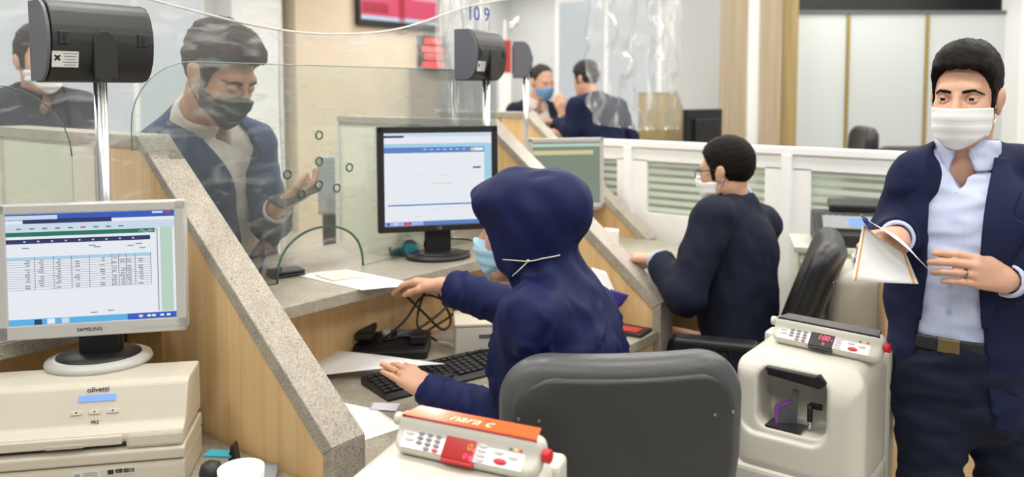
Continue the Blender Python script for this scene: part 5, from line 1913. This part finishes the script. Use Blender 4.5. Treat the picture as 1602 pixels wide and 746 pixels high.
# telephone in the customer's palm
tp0 = at(470, 306, 2.55)
tph = thing('smartphone', 'dark smartphone in the suited customer\'s palm', 'smartphone', (tp0[0] - 0.03, tp0[1], tp0[2]), math.radians(90))
tph.rotation_euler = (0.25, -0.28, math.radians(88))
box('case', (0.152, 0.074, 0.009), (0, 0, 0), 'black_plastic', tph, 0.003)
box('screen', (0.144, 0.068, 0.0008), (0, 0, 0.0049), 'dark_plastic', tph)

# ------------------------------------------------------------------ far hall
tv = thing('wall_television', 'wall television showing pink and red picture on the beige pier', 'television', (-7.46, 6.95, 2.32), 0)
box('casing', (0.06, 1.36, 0.80), (0, 0, 0.40), 'black_plastic', tv, 0.008)
for nm, y_, w_, z_, h_, m_ in (('picture', 0, 1.28, 0.43, 0.70, 'tv_pink'), ('picture_band', 0.0, 0.10, 0.43, 0.70, 'tv_red'), ('picture_band', 0.4, 0.44, 0.55, 0.38, 'tv_pale'), ('picture_band', -0.42, 0.4, 0.22, 0.12, 'tv_red'), ('picture_strip', 0.0, 1.28, 0.10, 0.05, 'scr_pale')):
    box(nm, (0.004, w_, h_), (0.032 + (0.003 if nm != 'picture' else 0), y_, z_), m_, tv)
ls = thing('led_sign', 'red lettered sign in the hall behind the middle display', 'sign', (-7.468, 7.50, 1.82), 0)
box('board', (0.06, 0.46, 0.44), (0, 0, 0.22), 'dark_plastic', ls, 0.006)
for i in range(4):
    box('red_lettering', (0.004, 0.38 - 0.08 * (i % 2), 0.055), (0.032, 0, 0.07 + i * 0.10), 'red_glow', ls)
tq = at(790, 110, 8.6)
bn = thing('banner', 'narrow red and white banner between the dark displays', 'banner', (tq[0], tq[1], 0.0), YAW)
box('pole', (0.03, 0.03, 2.3), (0, 0.03, 1.15), 'white_paint', bn, 0.004)
box('cloth', (0.13, 0.012, 0.34), (0, 0, 1.92), 'red_cloth', bn, 0.004)
box('white_cloth', (0.13, 0.012, 1.2), (0, 0, 1.14), 'white_paint', bn, 0.004)
bp2 = at(523, 300, 4.3)
bi = thing('hall_box', 'dark grey box standing in the hall beyond the glass', 'box', (bp2[0], bp2[1], 0), math.radians(40))
box('case', (0.14, 0.16, 0.30), (0, 0, 1.06), 'ink_grey', bi, 0.006)
box('pedestal', (0.10, 0.14, 0.91), (0, 0, 0.455), 'dark_plastic', bi, 0.004)

d4 = at(1048, 143, 6.2)
dv = thing('far_desk_screen', 'olive wood sloping desk screen behind the white partition', 'partition', (d4[0], d4[1], 0), YAW)
prism('board', [(-0.24, 0), (0.26, 0), (0.26, 0.95), (0.05, 1.535), (-0.24, 1.535)], -0.02, 0.02, 'y', 'olive_wood', dv, 0.003)
prism('edging', [(0.265, 0.95), (0.055, 1.545), (-0.24, 1.545), (-0.24, 1.535), (0.05, 1.535), (0.255, 0.95)], -0.025, 0.025, 'y', 'granite', dv)
fm_ = at(1100, 205, 6.0)
m4, h4, *_ = monitor('desktop_monitor', 'dark monitor back beside the wood column, blue edge', (fm_[0], fm_[1], 1.0), YAW + math.pi + 0.7, 0.40, 0.34, 0.02, 'black_plastic', 'scr_title', 0.08, (0.1, 0.8, 'oval', 'black_plastic', 'black_plastic'))
fd_ = thing('far_desk', 'dark desk carrying the monitor beside the wood column', 'desk', (fm_[0], fm_[1], 0), YAW)
box('desk_top', (0.42, 0.4, 0.04), (0, 0, 0.98), 'dark_plastic', fd_, 0.004)
for sx in (-1, 1):
    box('side_board', (0.03, 0.36, 0.96), (sx * 0.19, 0, 0.48), 'dark_plastic', fd_, 0.003)

# ------------------------------------------------------------------ people
def toward(px, turn):
    """Horizontal direction from a spot towards the viewer, turned 'turn' degrees to the picture's left."""
    b = -math.degrees(math.atan((px - PX) / FPX))
    return -hd(b - turn)


UP = np.array([0, 0, 1.0])


def flo(p, z=0.0):
    return np.array([p[0], p[1], z])


# standing clerk with papers
D = 1.97
mf = toward(1510, 8)
pel = at(1496, 566, D)
nk = at(1513, 246, D + 0.01)
kR, kL = at(1452, 760, D - 0.02), at(1580, 770, D + 0.02)
aR, aL = flo(kR, 0.09) + 0.02 * mf * -1, flo(kL, 0.09)
P1 = Person('man in open navy suit and white face mask standing with papers in hand',
            flo(pel), (at(1511, 154, D - 0.01), toward(1511, 12) - UP * 0.16, UP), nk, pel, mf,
            {'r': (at(1400, 362, D + 0.06), at(1404, 372, D - 0.12), at(1436, 276, D)), 'l': (at(1642, 450, D + 0.02), at(1573, 438, D - 0.16), at(1600, 272, D))},
            {'r': dict(d=at(1358, 378, D - 0.20) - at(1404, 372, D - 0.12), back=-V_R * 0.1 - V_F * 0.5 + UP * 0.8, thumb=-V_F * 0.6 + UP * 0.2, curl=(0.75, 0.8, 0.85, 0.9), tcurl=0.5, tout=0.5),
             'l': dict(d=at(1490, 413, D - 0.20) - at(1573, 438, D - 0.16), back=-V_F + UP * 0.35, thumb=UP * 0.5 + V_F * 0.8, curl=(0.34, 0.42, 0.42, 0.36), tcurl=0.6, tout=0.25, spread=0.03)},
            {'r': (at(1461, 590, D), kR, aR, mf), 'l': (at(1545, 590, D), kL, aL, mf)}, s=1.0, hs=0.97, h=0.0038)
P1.suit('navy_suit', 'shirt_blue', 'trouser_navy', open_w=([-0.25, -0.05, 0.08, 0.22, 0.36, 0.50], [0.12, 0.085, 0.070, 0.058, 0.062, 0.068]), hem=-0.09,
        lapel=([0.10, 0.12, 0.31, 0.35, 0.365, 0.42, 0.50], [0.0, 0.012, 0.072, 0.080, 0.052, 0.060, 0.02]), cuff=0.03, fold=0.005, seed=4, hsh=0.0042)
P1.hair(quiff=0.010, top=0.016, thick=0.011, rough=0.6)
P1.eyes()
P1.mask('mask_white', 'mask_white', top=-0.024, pleat=0.0005, drop=-0.002, rise=0.034, off=0.0075)


def belt(S, z=0.055, r=0.1455):
    s = S.s
    def f(P):
        Q = S.T.loc(P)
        d = np.sqrt(Q[:, 0] ** 2 + ((Q[:, 1] - 0.005 * s) / 0.78) ** 2) - np.float32(r * s)
        return np.maximum(np.abs(d) * 0.8 - np.float32(0.004), np.abs(Q[:, 2] - np.float32(z * s)) - np.float32(0.017)).astype(np.float32)
    f.lo, f.hi = S.T.w(0, 0, z * s) - 0.2, S.T.w(0, 0, z * s) + 0.2
    b = S.add('belt', f, 0.006, 'black_leather')
    return b


bl = belt(P1)
fr_ = P1.T.w(0.0, 0.149 * 0.78 + 0.010, 0.056) - P1.base
bk = box('buckle', (0.048, 0.006, 0.034), fr_, 'brass', bl, 0.004, (0, 0, math.atan2(mf[1], mf[0]) - math.pi / 2))
for zz in (0.405, 0.345, 0.27, 0.20, 0.135):
    p_ = surf(P1.shirt_field, P1.T.w(0.004, 0.3, zz), -P1.T.f)
    c_ = cyl('button', 0.0055, 0.004, p_ - P1.base, 'button_blue', P1.shirt, seg=12)
    c_.rotation_mode = 'QUATERNION'
    c_.rotation_quaternion = Vector(P1.T.f).to_track_quat('Z', 'Y')
mq, md_, mr = P1.mids['l'][2]
rg = lathe('ring', [(mr + 0.0004, -0.002), (mr + 0.0016, -0.002), (mr + 0.0016, 0.002), (mr + 0.0004, 0.002)], 'steel', P1.body, mq - P1.base, seg=16)
rg.rotation_mode = 'QUATERNION'
rg.rotation_quaternion = Vector(md_).to_track_quat('Z', 'Y')


# seated clerk in a navy headscarf
D = 1.92
wf = hd(58)
nk, pel = at(872, 462, D), at(896, 812, D - 0.10)
hh_ = hd(78)
hw = hh_ * math.cos(0.42) - UP * math.sin(0.42)
eL, wL = at(795, 655, D - 0.04), at(668, 612, 2.07)
eR, wR = at(830, 492, D + 0.32), at(692, 446, 2.36)
wr_ = np.cross(wf, UP)
P2 = Person('woman in navy headscarf and blue face mask seated at the desk', flo(pel), (at(817, 364, D), hw, UP), nk, pel, wf,
            {'l': (eL, wL), 'r': (eR, wR)},
            {'l': dict(d=at(612, 566, 2.14) - wL, back=UP - V_F * 0.45, thumb=V_F + V_R * 0.6, curl=(0.45, 0.30, 0.12, 0.06), tcurl=0.5, tout=0.3, spread=0.07),
             'r': dict(d=at(600, 434, 2.45) - wR, back=UP + V_F * 0.2, thumb=-V_F, curl=(0.28, 0.30, 0.32, 0.35), tcurl=0.25, tout=0.45, spread=0.03)},
            {'l': (pel + wf * 0.08 - wr_ * 0.09, pel + wf * 0.42 - wr_ * 0.10, flo(pel + wf * 0.40 - wr_ * 0.10, 0.09), wf),
             'r': (pel + wf * 0.08 + wr_ * 0.09, pel + wf * 0.42 + wr_ * 0.10, flo(pel + wf * 0.40 + wr_ * 0.10, 0.09), wf)},
            s=0.94, hs=0.93, h=0.0042, sw=0.150)
S = P2
tp_ = union(S.torso_prims(0.008, 0.0, -0.2))
sl_ = [S.sleeve('l', 0.062, 0.058, 0.046, cuff=0.012), S.sleeve('r', 0.062, 0.062, 0.056, cuff=0.03)]


def coat(P):
    d = tp_(P)
    for f in sl_:
        d = smin(d, f(P), np.float32(0.035))
    return d


coat.lo = np.min([tp_.lo] + [f.lo for f in sl_], 0)
coat.hi = np.max([tp_.hi] + [f.hi for f in sl_], 0)
_w = waves(31, 14, 0.04, 0.12)
S.add('coat', coat, 0.0055, 'coat_navy', lambda V, N: 0.0022 * _w(V))
S.trousers('trouser_navy', 0.009)
H_, T_, L_ = S.H, S.T, S.L
k_ = S.hs
G_ = Frame(at(804, 342, D), hh_, UP)
hood = [ell((0, -0.045, 0.016), (0.086, 0.128, 0.103), 0.02, G_),
        cap((0, 0.010, 0.066), (0, 0.082, 0.044), 0.040, 0.024, 0.05, G_),
        cap((0.03, 0.02, 0.040), (0.03, 0.07, 0.030), 0.040, 0.024, 0.04, G_),
        cap((-0.03, 0.02, 0.040), (-0.03, 0.07, 0.030), 0.040, 0.024, 0.04, G_),
        ell((0, -0.118, 0.040), (0.060, 0.060, 0.064), 0.06, G_),
        ell((0, 0.000, -0.085), (0.068, 0.066, 0.085), 0.03, G_),
        cap(G_.w(0, -0.055, -0.05), S.neck + T_.M @ np.array([0, -0.015, 0.0]), 0.070, 0.076, 0.04)]
cape = [cap((0, -0.005, L_ - 0.01), (0, -0.012, L_ - 0.13), 0.080, 0.140, 0.06, T_, (1, 0.86, 1)),
        cap((0, -0.012, L_ - 0.13), (0, -0.008, L_ - 0.42), 0.148, 0.172, 0.05, T_, (1, 0.86, 1)),
        ell((0, 0.07, L_ - 0.14), (0.11, 0.07, 0.12), 0.06, T_)]
for k in ('l', 'r'):
    q_ = T_.M.T @ (S.sh[k] - T_.o)
    cape.append(cap((0, -0.01, L_ - 0.03), q_, 0.060, 0.064, 0.06, T_))
    el_ = T_.M.T @ (np.array(S.arms[k][0]) - T_.o)
    cape.append(cap(q_, q_ + (el_ - q_) * 0.42, 0.066, 0.070, 0.05, T_))
hj = union(hood + cape)


def hijab(P):
    d = hj(P)
    Q = H_.loc(P)
    x, y, z = Q[:, 0], Q[:, 1], Q[:, 2]
    e = np.sqrt((x / 0.056) ** 2 + ((y - 0.112) / 0.080) ** 2 + ((z + 0.034) / 0.088) ** 2) - 1
    d = smax(d, -(e * 0.06).astype(np.float32), np.float32(0.006))
    g = G_.loc(P)
    pl = ((g[:, 1] - 0.098) - (g[:, 2] - 0.040) * 0.53) * np.float32(0.88)
    pl = np.minimum(np.minimum(pl, 0.085 - np.abs(g[:, 0])), g[:, 2] + 0.165)
    d = smax(d, pl.astype(np.float32), np.float32(0.010))
    q = T_.loc(P)
    hemz = L_ - 0.36 + 0.10 * np.clip(np.abs(q[:, 0]) / 0.2, 0, 1)
    return np.maximum(d, (hemz - q[:, 2]) * np.float32(0.9)).astype(np.float32)


hijab.lo, hijab.hi = hj.lo, hj.hi
_w2 = waves(12, 10, 0.05, 0.14)


def hijab_folds(V, N):
    q = (V - G_.o) @ G_.M
    t = (V - T_.o) @ T_.M
    ph = np.arctan2(q[:, 1] + 0.02, q[:, 0])
    up = np.clip((q[:, 2] + 0.08) / 0.10, 0, 1)
    a1 = 0.0036 * np.sin(7 * ph + 9 * q[:, 2] / 0.2 + 0.6) * np.clip(1 - np.abs(q[:, 2] - 0.0) / 0.12, 0, 1) * (q[:, 1] < 0.07)
    th = np.arctan2(t[:, 1] + 0.01, t[:, 0])
    dn = np.clip((L_ + 0.03 - t[:, 2]) / 0.12, 0, 1) * (1 - up)
    ridge = 1 - np.abs(np.sin(3.5 * th + 7.0 * (L_ - t[:, 2]) + 0.4 * _w2(V)))
    a2 = (0.016 * ridge ** 2 - 0.006) * dn
    neck = np.exp(-((q[:, 2] + 0.115) / 0.03) ** 2)
    a3 = 0.004 * np.sin(13 * ph + 1.0) * neck
    return a1 + a2 + a3 + 0.0016 * _w2(V)


hj_ob = S.add('headscarf', hijab, 0.005, 'hijab_navy', hijab_folds)
mk = S.mask('mask_blue', loops=False, top=-0.016, pleat=0.001)
cam_p = np.array([0, 0, CAMH])
mkf = mask_field(S.H, S.hs, top=-0.016, pleat=0.001)


def on_scarf(px, py, lift=0.004):
    d = unit(at(px, py, 1.0) - cam_p)
    return surf(lambda P: np.minimum(hijab(P), mkf(P)), cam_p, d, 1.4, 2.3, 900) - d * lift


kn = on_scarf(826, 409, 0.006)
m1, m2 = on_scarf(775, 405, 0.002), on_scarf(795, 437, 0.002)
tube('mask_cord', [p - S.base for p in spline([m1, (m1 + kn) / 2 + UP * 0.001 - V_F * 0.006, kn], 5)], 0.0016, 'cord_white', mk, 6)
tube('mask_cord', [p - S.base for p in spline([m2, (m2 + kn) / 2 - V_F * 0.010, kn], 5)], 0.0016, 'cord_white', mk, 6)
tube('mask_cord', [p - S.base for p in spline([kn] + [on_scarf(x, y, 0.005) for x, y in ((838, 407), (850, 404), (862, 402), (876, 399))], 4)], 0.0016, 'cord_white', mk, 6)
tube('cord_knot', [p - S.base for p in (kn - V_R * 0.003, kn + UP * 0.002, kn + V_R * 0.003)], 0.0034, 'cord_white', mk, 8)
mq, md_, mr = P2.mids['l'][2]
rg = lathe('ring', [(mr + 0.0004, -0.0018), (mr + 0.0016, -0.0018), (mr + 0.0016, 0.0018), (mr + 0.0004, 0.0018)], 'gold', P2.body, mq - P2.base, seg=16)
rg.rotation_mode = 'QUATERNION'
rg.rotation_quaternion = Vector(md_).to_track_quat('Z', 'Y')

# customer behind the glass, looking down at his telephone
cf = toward(340, -45)
nk, pel = at(310, 182, 2.60), at(362, 392, 2.95)
cr = np.cross(cf, UP)
P3 = Person('customer in blue suit and black face mask standing behind the glass', flo(pel), (at(343, 116, 2.49), cf - UP * 0.62, UP + cf * 0.5), nk, pel, cf,
            {'r': (at(285, 395, 2.62), at(392, 432, 2.60), at(238, 240, 2.60)), 'l': (at(424, 348, 2.78), at(434, 326, 2.55), at(398, 225, 2.76))},
            {'r': dict(d=at(440, 433, 2.56) - at(392, 432, 2.60), back=UP, thumb=V_F, curl=0.2),
             'l': dict(d=np.array([0.02, 0.9, 0.30]), back=-UP * 0.8 + np.array([0.5, 0, 0]), thumb=np.array([-0.4, 0.1, 0.9]), curl=(0.28, 0.32, 0.36, 0.4), tcurl=0.2, tout=0.5)},
            {'l': (pel - cr * 0.1, pel - cr * 0.1 - UP * 0.45, flo(pel - cr * 0.1, 0.09), cf), 'r': (pel + cr * 0.1, pel + cr * 0.1 - UP * 0.45, flo(pel + cr * 0.1, 0.09), cf)},
            s=1.1, hs=1.17, h=0.005, skin='skin_deep')
P3.suit('blue_suit', 'shirt_white', 'trouser_navy', h=0.007, open_w=([-0.25, 0.0, 0.15, 0.3, 0.42, 0.6], [0.10, 0.085, 0.075, 0.065, 0.066, 0.07]), hem=-0.18, lapel=([0.12, 0.14, 0.33, 0.37, 0.385, 0.44, 0.52], [0.0, 0.012, 0.072, 0.080, 0.052, 0.060, 0.02]), cuff=0.03, seed=8)
P3.hair('hair_brown', thick=0.012, top=0.014, quiff=0.012, seed=5)
P3.eyes(down=0.0055)
P3.mask('mask_black', top=-0.014, pleat=0.0006)

# second clerk, seated with his back to the viewer
D = 3.0
sf = hd(50)
sr = np.cross(sf, UP)
nk, pel = at(1150, 322, D + 0.02), at(1166, 560, D - 0.08)
P4 = Person('man in dark suit and glasses seated at the second desk', flo(pel), (at(1136, 268, D), sf - UP * 0.12, UP + sf * 0.1), nk, pel, sf,
            {'l': (at(1072, 462, D - 0.22), at(1028, 406, D - 0.02)), 'r': (at(1170, 440, D + 0.35), at(1075, 410, D + 0.45))},
            {'l': dict(d=at(985, 400, D + 0.06) - at(1028, 406, D - 0.02), back=UP, thumb=V_F, curl=0.25), 'r': dict(d=sf, back=UP, thumb=-V_F, curl=0.3)},
            {'l': (pel + sf * 0.08 - sr * 0.09, pel + sf * 0.46 - sr * 0.10, flo(pel + sf * 0.44 - sr * 0.10, 0.09), sf), 'r': (pel + sf * 0.08 + sr * 0.09, pel + sf * 0.46 + sr * 0.10, flo(pel + sf * 0.44 + sr * 0.10, 0.09), sf)},
            s=1.08, hs=0.98, h=0.006, sw=0.19)
P4.suit('dark_suit', 'cuff_blue', 'trouser_navy', h=0.008, hem=-0.12, belly=0.02, cuff=0.03, seed=14, armr=(0.070, 0.062, 0.048))
P4.hair(thick=0.010, top=0.006, seed=9, rough=0.3)
P4.mask('mask_white', h=0.005, pleat=0.0005)
gl = lambda *p: P4.H.w(*[v * P4.hs for v in p]) - P4.base
for sg in (-1, 1):
    tube('glasses_temple', [gl(sg * 0.076, -0.008, 0.012), gl(sg * 0.074, 0.04, 0.010), gl(sg * 0.066, 0.094, 0.006)], 0.0022, 'black_plastic', P4.body, 6)
    tube('glasses_rim', [gl(sg * (0.036 + 0.026 * math.cos(a)), 0.098, -0.004 + 0.019 * math.sin(a)) for a in np.linspace(0, 6.28, 17)[:-1]], 0.0018, 'black_plastic', P4.body, 6, closed=True)

# two men farther along the counter
D = 5.7
tf = hd(38)
tr_ = np.cross(tf, UP)
nk, pel = at(930, 156, D), at(962, 290, D - 0.15)
P5 = Person('man in navy jacket leaning on the far counter, seen from behind', flo(pel), (at(916, 124, D + 0.03), hd(45) - UP * 0.2, UP + tf * 0.2), nk, pel, tf,
            {'l': (at(893, 205, D - 0.15), at(872, 190, D + 0.1)), 'r': (at(985, 215, D + 0.1), at(930, 200, D + 0.35))},
            {'l': dict(d=tf, back=UP, thumb=V_F, curl=0.3), 'r': dict(d=tf, back=UP, thumb=-V_F, curl=0.3)},
            {'l': (pel - tr_ * 0.1, pel - tr_ * 0.1 - UP * 0.45, flo(pel - tr_ * 0.1, 0.09), tf), 'r': (pel + tr_ * 0.1, pel + tr_ * 0.1 - UP * 0.45, flo(pel + tr_ * 0.1, 0.09), tf)},
            s=1.08, hs=0.98, h=0.009, full_face=False, sw=0.185)
P5.suit('navy_suit', 'shirt_white', 'trouser_navy', h=0.011, hem=-0.15, shirt=False, seed=17)
P5.hair('hair_grey', h=0.007)
D = 5.95
uf = toward(847, -25)
ur = np.cross(uf, UP)
nk, pel = at(838, 163, D), at(832, 285, D + 0.1)
P6 = Person('balding customer in dark jacket and blue face mask at the far counter', flo(pel), (at(848, 128, D - 0.05), toward(847, -35) - UP * 0.3, UP + uf * 0.25), nk, pel, uf,
            {'l': (at(872, 215, D), at(882, 180, D - 0.22)), 'r': (at(800, 220, D), at(850, 205, D - 0.25))},
            {'l': dict(d=UP * 0.8 - V_R * 0.3, back=-V_F, thumb=V_R, curl=0.4), 'r': dict(d=V_R - V_F * 0.4, back=UP, thumb=-V_F, curl=0.4)},
            {'l': (pel - ur * 0.1, pel - ur * 0.1 - UP * 0.45, flo(pel - ur * 0.1, 0.09), uf), 'r': (pel + ur * 0.1, pel + ur * 0.1 - UP * 0.45, flo(pel + ur * 0.1, 0.09), uf)},
            s=1.0, hs=1.0, h=0.008, full_face=True)
P6.suit('dark_suit', 'shirt_white', 'trouser_navy', h=0.010, hem=-0.15, seed=19)
P6.hair('hair_grey', h=0.006, line=([-0.14, -0.075, -0.045, -0.022, 0.006, 0.03, 0.05, 0.14], [-0.075, -0.080, -0.060, 0.000, 0.0, 0.05, 0.09, 0.16]), thick=0.006, top=0.0)
P6.mask('mask_deep_blue', h=0.005, loops=False)

# customer beyond the glass at the picture's edge, half hidden by the display
vf = toward(60, -20)
vr = np.cross(vf, UP)
nk, pel = at(60, 148, 3.1), at(50, 360, 3.2)
P7 = Person('customer in charcoal jacket behind the glass at the left edge', flo(pel), (at(62, 95, 3.06), vf - UP * 0.2, UP), nk, pel, vf,
            {'l': (at(102, 270, 3.15), at(90, 320, 3.0)), 'r': (at(10, 270, 3.15), at(30, 320, 3.0))},
            {'l': dict(d=-UP + vf, back=vf, thumb=vr, curl=0.4), 'r': dict(d=-UP + vf, back=vf, thumb=-vr, curl=0.4)},
            {'l': (pel - vr * 0.1, pel - vr * 0.1 - UP * 0.45, flo(pel - vr * 0.1, 0.09), vf), 'r': (pel + vr * 0.1, pel + vr * 0.1 - UP * 0.45, flo(pel + vr * 0.1, 0.09), vf)},
            s=1.0, hs=1.0, h=0.008)
P7.suit('dark_suit', 'dark_suit', 'trouser_navy', h=0.010, hem=-0.15, seed=23)
P7.hair(h=0.006)
P7.mask('mask_white', h=0.005, loops=False)
